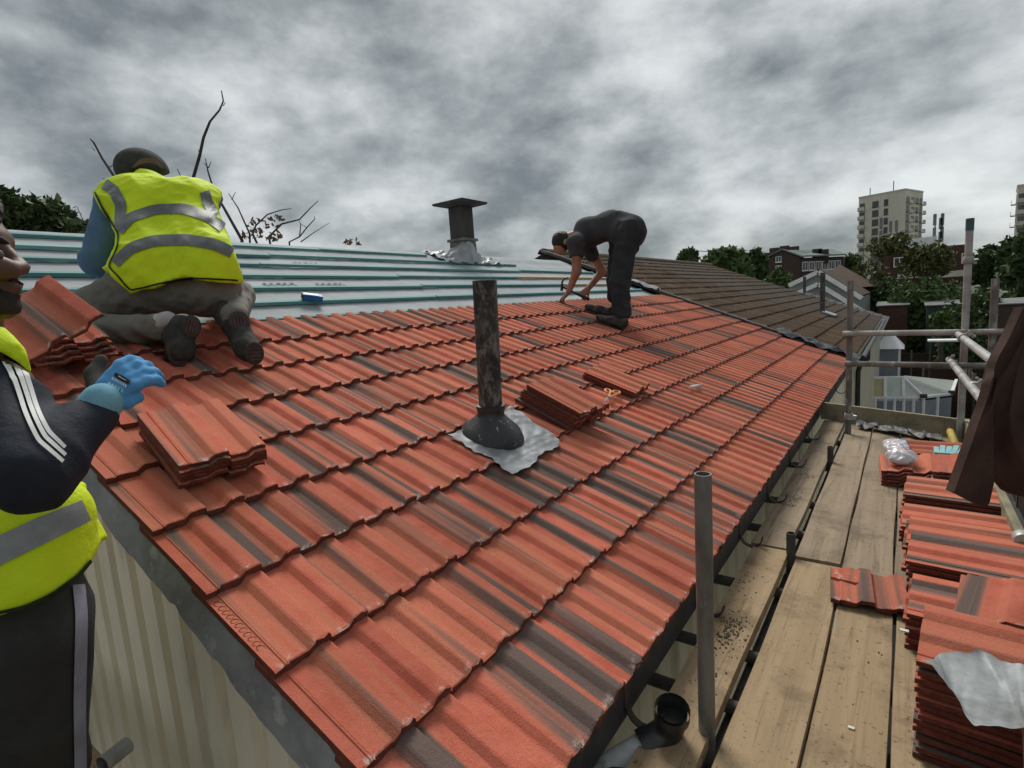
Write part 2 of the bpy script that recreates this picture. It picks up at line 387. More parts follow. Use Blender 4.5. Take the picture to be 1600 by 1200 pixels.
# battens: laid in lengths
for n_, k in enumerate([-4.25, -5.25, -6.25, -7.25, -8.25, -9.25, -10.2]):
    cuts = [YN+.02, 3.6+random.uniform(-.9, .9), 6.6+random.uniform(-.5, .6), YF-.2]
    if n_ == 6: cuts = [YN+.02, 3.9, 5.6]
    if n_ == 5: cuts = [YN+.02, 3.1, 7.3]
    for a, b in zip(cuts[:-1], cuts[1:]):
        pale = n_ in (2, 3) and b > 9
        dk_ = random.uniform(-.05, .05)
        mb = MB(); mb.bar(RP(k+dk_, a+.004, -.030), RP(k+dk_*.3+random.uniform(-.03, .03), b-.004, -.034), .040, .026, NR)
        mb.build('batten', BATTEN_P if pale else BATTEN, roof, org=RP(k, a, 0))
# laid tiles: nine courses
ncol = int((YF-YN)/CW)
for c in range(9):
    k = 5-c
    for j in range(ncol+1):
        Y = YN+.036+j*CW+random.uniform(-.0015, .0015)
        o = bpy.data.objects.new('tile', random.choice(TILES)); COL.objects.link(o)
        place(o, roof, tile_matrix(k+random.uniform(-.006, .006), Y, random.uniform(-.003, .003), random.uniform(0, .002)))
# maker's mark pressed into the verge tile: a chain of small script loops
mb = MB()
for i in range(11):
    k = 2.10+i*.064; c_ = RP(k, YN+.016, -.0195+.0015*0); pts = []
    for a in range(0, 361, 40): pts.append(RP(k+.024*math.cos(R_(a))*(1.5 if i in (0, 10) else 1), YN+.017+.0095*math.sin(R_(a))+.002*math.cos(R_(a)), -.0035-.031*((3-k) % 1.0)*G/.42+.0006))
    mb.tube(pts, .0009, 5)
mb.build('pressed_mark', T_CUT, roof)
# gutter brackets under the eave
IRON = mat('dark_iron_bracket', (.06, .05, .045), (.10, .06, .045), 30, rough=.7, metal=.3)
for Yb in (1.02, 1.42, 2.12, 2.85, 3.55, 4.35, 5.2, 6.3, 7.6):
    x0 = RP(5, 0)[0]-.038; pts = [(x0, Yb, 5.12), (x0, Yb, 5.05)]
    for a in range(0, 181, 20): pts.append((x0+.006+.052*(1-math.cos(R_(a))), Yb, 5.05-.05*math.sin(R_(a))))
    pts.append((x0+.115, Yb, 5.066)); mb = MB()
    for a, b in zip(pts[:-1], pts[1:]): mb.bar(a, b, .024, .006, (0, 1, 0) if False else (.3, 0, 1))
    mb.build('gutter_bracket', IRON, house, org=(x0, Yb, 5.05))

# ------------------------------------------------------------------ neighbour's house: old brown roof
nb = thing('neighbouring_house', 'cream neighbouring house under old mossy brown roof tiles', 'house', (-3, 15, 0))
NY0, NY1, NRK = YF+.06, 21.4, -12.3
nr = RP(NRK, 0); xs_ = RP(4.8, 0)[0]
mb = MB(); mb.prism([(-.80, NY0+.05, 0), (-.80, NY0+.05, 5.0), (nr[0], NY0+.05, nr[2]-.15), (2*nr[0]+.8, NY0+.05, 5.0), (2*nr[0]+.8, NY0+.05, 0)], (0, NY1-NY0-.2, 0))
mb.build('wall', mat('cream_render', (.55, .50, .37), (.48, .43, .31), 2, rough=.85, bmp=.1), nb)
mb = MB(); pr = [RP(4.9, 0, -.045), RP(NRK, 0, -.045)]; pr.append(np.array([2*nr[0]-pr[0][0], 0, pr[0][2]])); pr = [np.array([p[0], NY0+.02, p[2]]) for p in pr]
mb.prism(pr, (0, NY1-NY0-.04, 0)); nroof = mb.build('roof', T_OLDCUT, nb)
cand = []
for c in range(int(5-NRK)):
    for j in range(int((NY1-NY0)/CW)):
        k, Y = 5-c, NY0+.02+j*CW; M = tile_matrix(k, Y, random.uniform(-.012, .012), random.uniform(-.002, .006), random.uniform(-.008, .008)); cand.append((np.linalg.norm(RP(k, Y)-CAM), M))
cand.sort(key=lambda q: q[0])
for d, M in cand[:300]:
    o = bpy.data.objects.new('tile', random.choice(OLD)); COL.objects.link(o); place(o, nroof, M)
mb = MB()
for d, M in cand[300:]:
    me = random.choice(OLD); n0 = len(mb.v)
    mb.v += [tuple(M@v.co) for v in me.vertices]; mb.f += [tuple(i+n0 for i in p.vertices) for p in me.polygons]; mb.mi += [p.material_index for p in me.polygons]
tag(mb.build('farther_tiles', [mat('far_brown_tiles', (.105, .074, .054), (.07, .055, .042), 5, rough=.9, bmp=.4, c3=(.10, .085, .06), s3=1.1), T_OLDCUT], nroof), 'the farther brown tiles of the old roof', kind='stuff')
# ridge tiles and verge trim of the neighbour
RIDGE = mat('brown_ridge_tile', (.10, .075, .055), (.07, .055, .04), 9, rough=.9, bmp=.3)
y = NY0
while y < NY1-.3:
    mb = MB(); P = []
    for t_ in range(9):
        a = R_(-80+20*t_); P.append([(nr[0]+.13*math.sin(a), y+.004, nr[2]+.13*math.cos(a)-.07), (nr[0]+.13*math.sin(a), y+.44, nr[2]+.13*math.cos(a)-.07)])
    mb.grid(P); mb.build('ridge_tile', RIDGE, nroof, 60, org=(nr[0], y, nr[2])); y += .45
mb = MB(); mb.bar(RP(5.1, NY0-.045, .012), RP(NRK, NY0-.045, .012), .13, .05, NR); mb.build('verge_trim', mat('verge_mortar', (.085, .08, .075), (.05, .048, .045), 8, rough=.85, bmp=.4, c3=(.16, .15, .14), s3=5), nroof)
# black plastic tucked along the lower verge, lead dressed higher up
def crumple(k0, k1, w, h0, amp, seed, nk=40, nw=8):
    r = np.random.default_rng(seed); P = []; ph = r.uniform(0, 6, 6)
    for i in range(nk+1):
        k = k0+(k1-k0)*i/nk; row = []
        for j in range(nw+1):
            v = (j/nw-.5)*w*(1+.25*math.sin(i*.4+ph[0])); z = h0+amp*(math.sin(i*.9+ph[1]+j*.8)*.5+math.sin(i*.37+j*1.3+ph[2])*.6+r.normal(0, .18))-amp*.8*abs(2*j/nw-1)
            row.append(RP(k, NY0-.05+v, z))
        P.append(row)
    return P
mb = MB(); mb.grid(crumple(5.25, 1.6, .34, .075, .03, 3)); mb.build('plastic_strip', mat('black_plastic', (.03, .032, .036), (.05, .052, .056), 9, rough=.3, bmp=.3, spec=.5), nroof, 60)
mb = MB(); mb.grid(crumple(-4.6, -6.6, .3, .062, .018, 5, 24)); mb.build('lead_patch', LEAD, nroof, 60)
# two black vent pipes with pale flashing on the old roof
PIPE = mat('black_painted_pipe', (.045, .045, .047), (.09, .085, .075), 14, rough=.7, bmp=.4, c3=(.17, .16, .13), s3=22)
for (px, py, hh) in ((1285, 489, 1.0),):
    p = roofpx(px, py); mb = MB(); mb.tube([p-np.array([0, 0, .1]), p+np.array([0, 0, hh])], .06, 12); q = mb.build('vent_pipe', PIPE, nb, 60, org=p)
    mb = MB(); mb.bar(RP(kofp(p)+.45, p[1]-.28, .04), RP(kofp(p)+.45, p[1]+.3, .04), .3, .03, NR); mb.build('flashing', mat('pale_lead', (.42, .42, .40), (.3, .3, .29), 8, rough=.6, bmp=.3), nb)
# ------------------------------------------------------------------ scaffold round the house
def board_mat(name, a, b, c):
    m, t, bs = node_mat(name); v = obj_vec(t, (1, .035, 1)); v2 = obj_vec(t)
    g = noise(t, v, 45, 6, .65, .6); g2 = noise(t, v, 9, 4, .6, .3)
    col = mixc(t, bw(t, g2, .3, .7), a, b); col = mixc(t, M_(t, 'MULTIPLY', bw(t, g, .50, .72), .55), col, c)
    st = noise(t, v2, 3.2, 6, .7); col = mixc(t, M_(t, 'MULTIPLY', bw(t, st, .47, .68), .8), col, tuple(x*.42 for x in a))
    sp2 = noise(t, v2, 55, 4, .75); col = mixc(t, M_(t, 'MULTIPLY', bw(t, sp2, .58, .68), .75), col, (.06, .045, .03))
    t.links.new(col, bs.inputs['Base Color']); bs.inputs['Roughness'].default_value = .88; bs.inputs['Specular IOR Level'].default_value = .2
    bump(t, bs, M_(t, 'ADD', g, M_(t, 'MULTIPLY', st, .6)), .45, .006); return m
B_OLD = board_mat('grey_scaffold_board', (.33, .255, .175), (.235, .18, .125), (.10, .074, .05))
B_NEW = board_mat('tan_scaffold_board', (.38, .275, .165), (.285, .205, .12), (.13, .09, .05))
STEEL = mat('galvanised_scaffold_tube', (.21, .205, .19), (.12, .115, .105), 9, (1, 1, .4), .55, .25, 60, metal=.4, c3=(.34, .33, .31), s3=16)
STEEL_L = mat('pale_galvanised_tube', (.42, .42, .405), (.29, .285, .27), 9, rough=.5, bmp=.2, metal=.4, c3=(.25, .19, .155), s3=5)
DKTUBE = mat('dark_scaffold_tube', (.055, .052, .05), (.09, .085, .075), 12, rough=.6, bmp=.3, metal=.3)
TIMB = board_mat('weathered_toe_board', (.33, .29, .19), (.25, .225, .15), (.15, .13, .085))
PZ = 5.0
sc = thing('scaffold', 'steel tube scaffold with timber boards running along the eave', 'scaffold', (0, 3, 0))
def sboard(x0, x1, y0, y1, m, dz=0.0, end1=None):
    """plank with worn ends; end1 lets the far end be cut askew"""
    mb = MB(); t = .038; n = 26; P = []; r = random.Random(int(x0*1000)+int(y0*77)); ph = r.uniform(0, 6)
    for i in range(n+1):
        s = i/n; row = []
        for j, q in enumerate((0, .012, .5, .988, 1)):
            ye = y1 if end1 is None else y1+end1*q
            y = y0+(ye-y0)*s; x = x0+(x1-x0)*q+.002*math.sin(i*.7+ph); z = PZ+dz-(.004 if j in (0, 4) else 0)+.003*math.sin(s*3+ph)
            row.append((x, y, z))
        row.append((row[-1][0], row[-1][1], PZ+dz-t)); row.insert(0, (row[0][0], row[0][1], PZ+dz-t)); row.append(row[0])
        P.append(row)
    mb.grid(P); mb.add(P[0][:-1], [tuple(range(7))]); mb.add(P[-1][:-1], [tuple(range(7))])
    return mb.build('board', m, sc, 40, org=(x0, y0, PZ))
EO = 6.0
sboard(-.63, -.455, 2.90, 6.02, B_OLD); sboard(-.61, -.445, -.6, 2.86, B_NEW, .003)
sboard(-.415, -.222, 2.83, 5.92, B_OLD); sboard(-.405, -.208, -.6, 2.79, B_NEW, .002)
sboard(-.213, -.020, 2.72, 5.80, B_OLD, .001); sboard(-.200, -.010, -.6, 2.66, B_NEW)
sboard(-.012, .182, 2.62, 5.70, B_OLD); sboard(-.002, .190, -.6, 2.58, B_NEW, .002)
sboard(.19, .385, 2.6, 5.62, B_OLD, .002); sboard(.198, .39, -.6, 2.57, B_NEW)
# platform return along the gable, where the front worker stands
for i in range(4): 
    mb = MB(); mb.box((-4.5, -.05+i*.18-.15, 4.80), (-.70, .12+i*.18-.15, 4.838), bev=.003); mb.build('board', B_NEW, sc, org=(-1, i*.18, 4.8))
def stube(name, a, b, m=STEEL, r=.0242, n=14, inner=True):
    mb = MB(); mb.tube([a, b], r, n, cap=not inner)
    if inner:
        d = (Vector(b)-Vector(a)).normalized(); 
        for e_, s_ in ((Vector(a), 1), (Vector(b), -1)): mb.tube([e_, e_+d*.06*s_], r*.82, n, cap=False)
        # annular ends
        for e_ in (Vector(a), Vector(b)):
            u = d.orthogonal().normalized(); w_ = d.cross(u); vs = []
            for k in range(n): q = u*math.cos(2*math.pi*k/n)+w_*math.sin(2*math.pi*k/n); vs += [e_+q*r, e_+q*r*.82]
            mb.add(vs, [(2*k, 2*k+1, (2*k+3) % (2*n), (2*k+2) % (2*n)) for k in range(n)])
    return mb.build(name, m, sc, 50, org=a)
# standards
stube('standard', (-.468, 1.49, 0), (-.452, 1.50, 5.803), STEEL)
stube('standard', (-.385, 5.52, 0), (-.392, 5.50, 6.33), STEEL)
stube('standard', (.375, 5.50, 0), (.372, 5.50, 6.73), STEEL_L)
stube('standard', (.548, 5.55, 0), (.535, 5.50, 6.27), STEEL)
for (y, z) in ((2.83, 5.115), (4.55, 5.12)): stube('standard', (-.432, y, 3.2), (-.432, y, z), DKTUBE, .021)
mb = MB(); mb.tube([(.372, 5.5, 6.73), (.372, 5.5, 6.64)], .0262, 14); mb.build('end_cap', mat('teal_cap', (.06, .12, .13), rough=.6), sc, 50)
# transoms under the boards
for y in (.55, 1.28, 1.72, 2.02, 2.55, 3.25, 3.75, 4.6, 5.4): stube('transom', (-.80, y, PZ-.064), (.62, y, PZ-.064), DKTUBE, .0235)
for x in (-.44, .46): stube('ledger', (x, -.8, PZ-.115), (x, 7, PZ-.115), DKTUBE)
# guard rails
stube('guard_rail', (-.44, 5.46, 5.885), (.95, 5.46, 5.868), STEEL_L, .0235)
stube('guard_rail', (-.42, 5.46, 5.628), (.68, 5.46, 5.612), STEEL, .0235)
stube('guard_rail', (.325, 5.66, 5.862), (.44, .2, 5.86), STEEL_L, .0235)
stube('guard_rail', (.29, 5.62, 5.645), (.46, .2, 5.60), STEEL_L, .0235)
# couplers: a forged body, cap and bolt
def coupler(p, ax, m=STEEL_L):
    p = Vector(p); d = Vector(ax).normalized(); mb = MB()
    u = d.orthogonal().normalized(); w_ = d.cross(u)
    mb.tube([p-d*.028, p-d*.022, p+d*.022, p+d*.028], [.031, .034, .034, .031], 12)
    mb.bar(p+u*.03-d*.018, p+u*.062-d*.018, .03, .028, d); mb.tube([p+u*.05-w_*.035, p+u*.05+w_*.045], .008, 6); mb.tube([p+u*.05+w_*.028, p+u*.05+w_*.042], .015, 6)
    return mb.build('coupler', m, sc, 40, org=p)
coupler((-.388, 5.5, 5.885), (0, 0, 1), STEEL); coupler((-.388, 5.5, 5.628), (0, 0, 1), STEEL); coupler((-.388, 5.5, 5.16), (0, 0, 1))
coupler((.336, 5.1, 5.862), (0, 1, 0)); coupler((.305, 5.46, 5.628), (1, 0, 0)); coupler((.345, 4.3, 5.63), (0, 1, 0)); coupler((.373, 5.5, 6.42), (0, 0, 1)); coupler((.43, 3.05, 5.17), (0, 1, 0))
# toe boards
mb = MB(); mb.bar((-.655, 6.08, PZ+.085), (.395, 5.62, PZ+.075), .036, .165); mb.build('toe_board', TIMB, sc, org=(-.6, 6, PZ))
mb = MB(); mb.bar((.415, 5.60, PZ+.085), (.435, 3.02, PZ+.085), .034, .165); mb.build('toe_board', TIMB, sc, org=(.4, 5.6, PZ))
mb = MB(); mb.bar((.447, 3.10, PZ+.075), (.44, .4, PZ+.075), .034, .165); mb.build('toe_board', TIMB, sc, org=(.4, 3.1, PZ))
# dark grit and mortar crumbs trodden into the inner boards
mb = MB()
for (cx_, cy_, s_, n_) in ((-.52, 2.05, .045, 190), (-.54, 2.45, .05, 25), (-.53, 1.75, .06, 22), (-.53, 3.6, .05, 30), (-.54, 4.2, .05, 20), (-.1, 2.2, .12, 8)):
    for _ in range(n_):
        x, y = random.gauss(cx_, s_*.55), random.gauss(cy_, s_*1.5); x = min(max(x, -.60), -.458) if cx_ < -.4 else x; s = random.uniform(.0008, .003)
        mb.box((x-s, y-s, PZ+.002), (x+s, y+s*1.3, PZ+.004+s*.9))
tag(mb.build('grit', mat('dark_grit', (.055, .04, .028), (.09, .065, .045), 30, rough=.95)), 'dark crumbs of dirt scattered on the scaffold boards', 'dirt', kind='stuff')
# ------------------------------------------------------------------ figures: smooth implicit bodies meshed by surface nets
def nets(f, lo, hi, h):
    lo, hi = np.array(lo, float), np.array(hi, float); n = np.ceil((hi-lo)/h).astype(int)+1
    ax = [lo[i]+np.arange(n[i])*h for i in range(3)]; D = np.empty(n, np.float32)
    yy, zz2 = np.meshgrid(ax[1], ax[2], indexing='ij')
    for i0 in range(0, n[0], 12):
        xs = ax[0][i0:i0+12]; P = np.empty((len(xs), n[1], n[2], 3)); P[..., 0] = xs[:, None, None]; P[..., 1] = yy; P[..., 2] = zz2
        D[i0:i0+12] = f(P.reshape(-1, 3)).reshape(len(xs), n[1], n[2])
    S = D < 0; c = n-1
    cor = [(a, b, d) for a in (0, 1) for b in (0, 1) for d in (0, 1)]
    cut = lambda A, o: A[o[0]:o[0]+c[0], o[1]:o[1]+c[1], o[2]:o[2]+c[2]]
    cnt = sum(cut(S, o).astype(np.int8) for o in cor); act = (cnt > 0) & (cnt < 8); I = np.argwhere(act)
    acc = np.zeros((len(I), 3)); num = np.zeros(len(I)); Di = {o: D[I[:, 0]+o[0], I[:, 1]+o[1], I[:, 2]+o[2]] for o in cor}
    for a in cor:
        for k in range(3):
            if a[k]: continue
            b = list(a); b[k] = 1; b = tuple(b); da, db = Di[a], Di[b]; m = (da < 0) != (db < 0)
            t = np.where(m, da/(da-db+1e-12), 0); p = np.tile(np.array(a, float), (len(I), 1)); p[:, k] = t
            acc += p*m[:, None]; num += m
    V = lo+(I+acc/num[:, None])*h; idx = -np.ones(c, int); idx[tuple(I.T)] = np.arange(len(I)); Fs = []
    for k in range(3):
        b, d = (k+1) % 3, (k+2) % 3; sl = [slice(None)]*3; sl2 = [slice(None)]*3; sl[k] = slice(0, -1); sl2[k] = slice(1, None)
        A, B = S[tuple(sl)], S[tuple(sl2)]; E = np.argwhere(A != B); E = E[(E[:, b] > 0) & (E[:, d] > 0) & (E[:, b] < c[b]) & (E[:, d] < c[d])]
        if not len(E): continue
        q = []
        for (ob, od) in ((-1, -1), (0, -1), (0, 0), (-1, 0)):
            e2 = E.copy(); e2[:, b] += ob; e2[:, d] += od; q.append(idx[tuple(e2.T)])
        q = np.stack(q, 1); fl = ~A[tuple(E.T)]; q[fl] = q[fl][:, ::-1]; Fs.append(q)
    return V, np.concatenate(Fs)
def cone(a, b, r1, r2=None):
    a, b = np.array(a, float), np.array(b, float); r2 = r1 if r2 is None else r2; d = b-a; L2 = d@d+1e-12
    def f(P): t = np.clip((P-a)@d/L2, 0, 1); return np.linalg.norm(P-a-t[:, None]*d, axis=1)-(r1+(r2-r1)*t)
    f.lo, f.hi = np.minimum(a, b)-max(r1, r2), np.maximum(a, b)+max(r1, r2); return f
def ell(c, axes, r):
    """ellipsoid; axes = rows of an orthonormal frame"""
    c = np.array(c, float); A = np.array(axes, float); r = np.array(r, float)
    def f(P): q = (P-c)@A.T; k0 = np.linalg.norm(q/r, axis=1); k1 = np.linalg.norm(q/(r*r), axis=1)+1e-9; return k0*(k0-1)/k1
    f.lo, f.hi = c-r.max(), c+r.max(); return f
def smooth(fs, k=.03):
    def f(P):
        d = fs[0](P)
        for g in fs[1:]:
            e = g(P); h = np.clip(.5+.5*(e-d)/k, 0, 1); d = e*(1-h)+d*h-k*h*(1-h)
        return d
    f.lo = np.min([g.lo for g in fs], 0); f.hi = np.max([g.hi for g in fs], 0); return f
def plane(p, n):
    p, n = np.array(p, float), _n(n); return lambda P: (P-p)@n
def cutby(f, *pl):
    def g(P):
        d = f(P)
        for q in pl: d = np.maximum(d, q(P))
        return d
    g.lo, g.hi = f.lo, f.hi; return g
def minus(f, g_, k=0):
    def g(P): return np.maximum(f(P), -g_(P))
    g.lo, g.hi = f.lo, f.hi; return g
def grow(f, a):
    g = lambda P: f(P)-a
    g.lo, g.hi = f.lo-a, f.hi+a; return g
def cl(f, *pl): return cutby(f, *pl)
def wrinkle(f, amp, freq, seed=0, dirn=None, stretch=2.5):
    r = np.random.default_rng(seed); K = []
    for i in range(7):
        v = _n(r.normal(size=3))
        if dirn is not None: v = v-np.array(dirn)*(v@np.array(dirn))*(1-1/stretch)
        K.append((v*freq*r.uniform(.6, 1.7), r.uniform(0, 6.28), r.uniform(.5, 1)))
    def g(P):
        s = 0; w = .9*np.sin(P@(K[0][0]*.7)+1.3)
        for v, p, a in K: s = s+a*np.sin(P@v+p+w)
        # creases: sharpen valleys
        return f(P)+amp*(np.abs(s)/2.2-.7)
    g.lo, g.hi = f.lo-amp*2, f.hi+amp*2; return g
def sdfmesh(name, f, h, m, parent, pad=.02):
    V, Q = nets(f, f.lo-pad, f.hi+pad, h); base = wloc(parent); V = V-np.array(base)
    me = bpy.data.meshes.new(name); me.from_pydata(V.tolist(), [], Q.tolist()); me.update(); me.polygons.foreach_set('use_smooth', [True]*len(me.polygons))
    o = link(name, me, m); o.parent = parent; return o
def march(f, x, y, d0=.6, d1=9.0):
    """points where the rays through photo points (x,y arrays) first meet the surface f"""
    x, y = np.atleast_1d(x).astype(float), np.atleast_1d(y).astype(float); d = np.stack([x-CX, y-CY, np.full_like(x, F)], 1)@RC.T
    d /= np.linalg.norm(d, axis=1)[:, None]; t = np.full(len(x), d0)
    for _ in range(70): t = np.minimum(t+np.clip(f(CAM+d*t[:, None]), -.02, .2)*.75, d1)
    return CAM+d*t[:, None]
def grad(f, P, e=.004):
    g = np.stack([f(P+np.eye(3)[i]*e)-f(P-np.eye(3)[i]*e) for i in range(3)], 1); return g/(np.linalg.norm(g, axis=1)[:, None]+1e-9)
def ribbon(name, f, c, w, m, parent, off=.003, nu=40, nv=5, ws=None):
    """cloth tape sewn on surface f along the curve c of photo points, w wide in photo px (list allowed)"""
    c = np.array(c, float); t = np.linspace(0, 1, len(c)); u = np.linspace(0, 1, nu)
    C = np.stack([np.interp(u, t, c[:, i]) for i in range(2)], 1)
    for _ in range(3): C[1:-1] = (C[:-2]+2*C[1:-1]+C[2:])/4
    T = np.gradient(C, axis=0); T /= np.linalg.norm(T, axis=1)[:, None]; Nn = np.stack([-T[:, 1], T[:, 0]], 1)
    W = np.interp(u, np.linspace(0, 1, len(w)), w) if isinstance(w, (list, tuple)) else np.full(nu, w)
    v = np.linspace(-.5, .5, nv); X = C[:, None, :]+Nn[:, None, :]*(W[:, None]*v[None])[..., None]
    P = march(f, X[..., 0].ravel(), X[..., 1].ravel()); P = P+grad(f, P)*off; P = P.reshape(nu, nv, 3)
    mb = MB(); mb.grid(P.tolist()); return mb.build(name, m, parent, 180, org=wloc(parent))
HIVIS = mat('hi_vis_yellow_fabric', (.66, .82, .015), (.58, .74, .012), 5, rough=.75, bmp=.4, bscale=9, bd=.03, fine=.04)
REFL = mat('grey_reflective_tape', (.30, .31, .32), (.24, .25, .26), 20, rough=.45, bmp=.1, bscale=300, fine=.06)
REFL_D = mat('worn_reflective_tape', (.17, .18, .185), (.13, .14, .145), 20, rough=.5, bmp=.1, bscale=300, fine=.06)
NAVY = mat('navy_track_fabric', (.012, .015, .025), (.02, .024, .036), 9, rough=.8, bmp=.3, bscale=22, bd=.02)
WHITE_TAPE = mat('white_tape', (.72, .72, .70), (.6, .6, .58), 20, rough=.7)
SKIN_D = mat('dark_brown_skin', (.13, .064, .041), (.10, .048, .031), 14, rough=.55, bmp=.25, bscale=120, bd=.003, spec=.4)
SKIN_L = mat('tanned_skin', (.38, .185, .12), (.30, .14, .09), 12, rough=.55, bmp=.1, bscale=90, bd=.003)
HAIR = mat('black_hair', (.012, .01, .009), (.022, .018, .015), 60, rough=.6, bmp=.8, bscale=140, bd=.006)
OLIVE = mat('grey_olive_trousers', (.20, .19, .165), (.155, .148, .128), 6, rough=.9, bmp=.3, bscale=18, bd=.02)
BLUE_S = mat('blue_sweatshirt', (.115, .205, .33), (.09, .165, .27), 8, rough=.9, bmp=.3, bscale=24, bd=.02)
BLACKISH = mat('black_trousers', (.022, .023, .027), (.032, .033, .037), 8, rough=.88, bmp=.3, bscale=20, bd=.02)
CHARC = mat('charcoal_tshirt', (.055, .056, .062), (.042, .043, .047), 8, rough=.9, bmp=.25, bscale=16, bd=.02)
BOOT = mat('dark_work_boot', (.03, .028, .026), (.055, .05, .045), 16, rough=.8, bmp=.4, bscale=60, c3=(.09, .075, .06), s3=8)
SOLE = mat('worn_boot_sole', (.075, .062, .055), (.045, .038, .035), 26, rough=.9, bmp=.6, bscale=50)
GLOVE = mat('blue_knit_glove', (.10, .33, .62), (.085, .28, .55), 12, rough=.85, bmp=.35, bscale=260, bd=.003)
GLOVE_C = mat('pale_glove_cuff', (.19, .40, .50), (.15, .34, .44), 30, rough=.9, bmp=.4, bscale=200, bd=.003)
GREYTR = mat('dark_charcoal_track_trousers', (.028, .028, .028), (.04, .04, .038), 7, rough=.85, bmp=.3, bscale=16, bd=.02)
LILAC = mat('grey_lilac_stripe', (.30, .30, .36), (.24, .24, .30), 20, rough=.7)
CAPM = mat('grey_green_cap', (.055, .058, .05), (.04, .042, .036), 30, rough=.9, bmp=.3, bscale=80)
def fingers(wrist, palm, spread, flat, L, r, curl, ths):
    """hand as one implicit: palm block, four unequal bent fingers, thumb from the side of the palm.
    palm = direction wrist->knuckles, spread = across the knuckles (thumb side first), flat = out of the back of the hand"""
    w = np.array(wrist, float); p, s, n = _n(palm), _n(spread), _n(flat); fs = []
    kn = w+p*L*.50
    for q in (-.30, -.1, .1, .30): fs.append(cone(w+p*L*.06+s*q*L*.32, kn+s*q*L*.62, L*.12, L*.095))
    for i, (q, ln) in enumerate(((-.33, .46), (-.11, .52), (.11, .48), (.32, .38))):
        a = kn+s*q*L*.64; cu = curl[i]; prev = a; ang = 0
        for j, (sg, rr) in enumerate(((.44, 1.0), (.32, .92), (.24, .80))):
            ang += cu*(.75 if j == 0 else 1.0); d = p*math.cos(ang)-n*math.sin(ang)+s*q*.16
            nx = prev+_n(d)*ln*L*sg; fs.append(cone(prev, nx, r*rr, r*rr*.9)); prev = nx
    tb = w+p*L*.14-s*L*.13; prev = tb
    for j, (d, ln) in enumerate(ths): nx = prev+_n(p*d[0]+s*d[1]+n*d[2])*L*ln; fs.append(cone(prev, nx, r*(1.35-.2*j), r*(1.2-.2*j))); prev = nx
    return smooth(fs, r*.35)

# ================= kneeling worker, seen from behind
KX = cr                                    # screen-right axis
kn_ = thing('person', 'person in hi-vis vest, cap and blue sleeves kneeling on the roof with back turned', 'person', tuple(RP(-2.6, 1.35)))
pel = J(272, 468, 3.00); hipL, hipR = J(212, 474, 2.98), J(330, 470, 3.05); kneeL = RP(-4.15, .98, .09); kneeR = RP(-4.7, 1.95, .09)
ankL, ankR = J(256, 512, 2.80), J(372, 503, 2.92)
shL, shR = J(182, 318, 3.22), J(320, 318, 3.30); neck = J(232, 292, 3.38); head = J(221, 264, 3.42)
elL, elR = J(152, 408, 3.20), J(352, 395, 3.55); haL, haR = RP(-5.3, 1.55, .04), RP(-5.3, 1.95, .04)
limb = lambda a, m_, b, r0, r1, r2: [cone(a, m_, r0, r1), cone(m_, b, r1, r2)]
hdf = smooth([ell(head, (cr, cu, cb), (.108, .125, .125)), cone(J(228, 285, 3.40), neck, .075, .085)], .04)
core = [cone(J(235, 395, 3.12), J(225, 335, 3.26), .17, .17), cone(J(310, 395, 3.14), J(295, 335, 3.30), .17, .16), cone(J(222, 450, 3.03), J(235, 395, 3.12), .19, .17), cone(J(315, 450, 3.05), J(310, 395, 3.14), .19, .17), cone(shL, shR, .095, .095), cone(neck, J(250, 330, 3.28), .09, .14)]
body = smooth([hdf]+[grow(g, -.07) for g in core]+limb(shL, elL, haL, .07, .055, .04)+limb(shR, elR, haR, .07, .055, .04)+limb(J(235, 440, 3.08), J(135, 497, 2.94), J(252, 512, 2.8), .075, .05, .045)+limb(J(318, 438, 3.1), kneeR, J(368, 496, 2.93), .075, .05, .045), .03)
sdfmesh('body', grow(body, -.012), .016, SKIN_L, kn_)
for hh, sd in ((haL, 1), (haR, -1)):
    sdfmesh('hand', fingers(hh, -DN, np.array([0, -sd, 0.]), NR, .2, .011, (.25, .28, .3, .3), (((.5, -.8, 0), .2), ((.8, -.5, -.2), .18))), .007, SKIN_L, kn_)
seat = smooth([cone(J(222, 446, 3.04), J(322, 444, 3.08), .160, .165), cone(J(225, 425, 3.10), J(330, 425, 3.14), .15, .15), cone(J(215, 455, 3.04), J(128, 482, 3.0), .13, .095), cone(J(325, 455, 3.08), kneeR, .13, .10)], .05)
shn = smooth([cone(J(120, 508, 2.93), J(170, 520, 2.86), .085, .085), cone(J(170, 520, 2.86), J(246, 512, 2.80), .085, .068)], .03); shn2 = cone(kneeR, J(366, 494, 2.93), .09, .065)
seat = smooth([seat, shn, shn2], .012)
trf = wrinkle(wrinkle(seat, .011, 24, 3, stretch=2), .005, 60, 7)
sdfmesh('trousers', trf, .012, OLIVE, kn_)
slv = smooth(limb(shL, elL, haL, .098, .084, .06)+limb(shR, elR, haR, .098, .084, .06)+[cone(shL, shR, .10, .10)], .03)
slf = wrinkle(cutby(slv, plane(haL-(haL-elL)*.15, haL-elL)), .008, 38, 8)
sdfmesh('sweatshirt', slf, .012, BLUE_S, kn_)
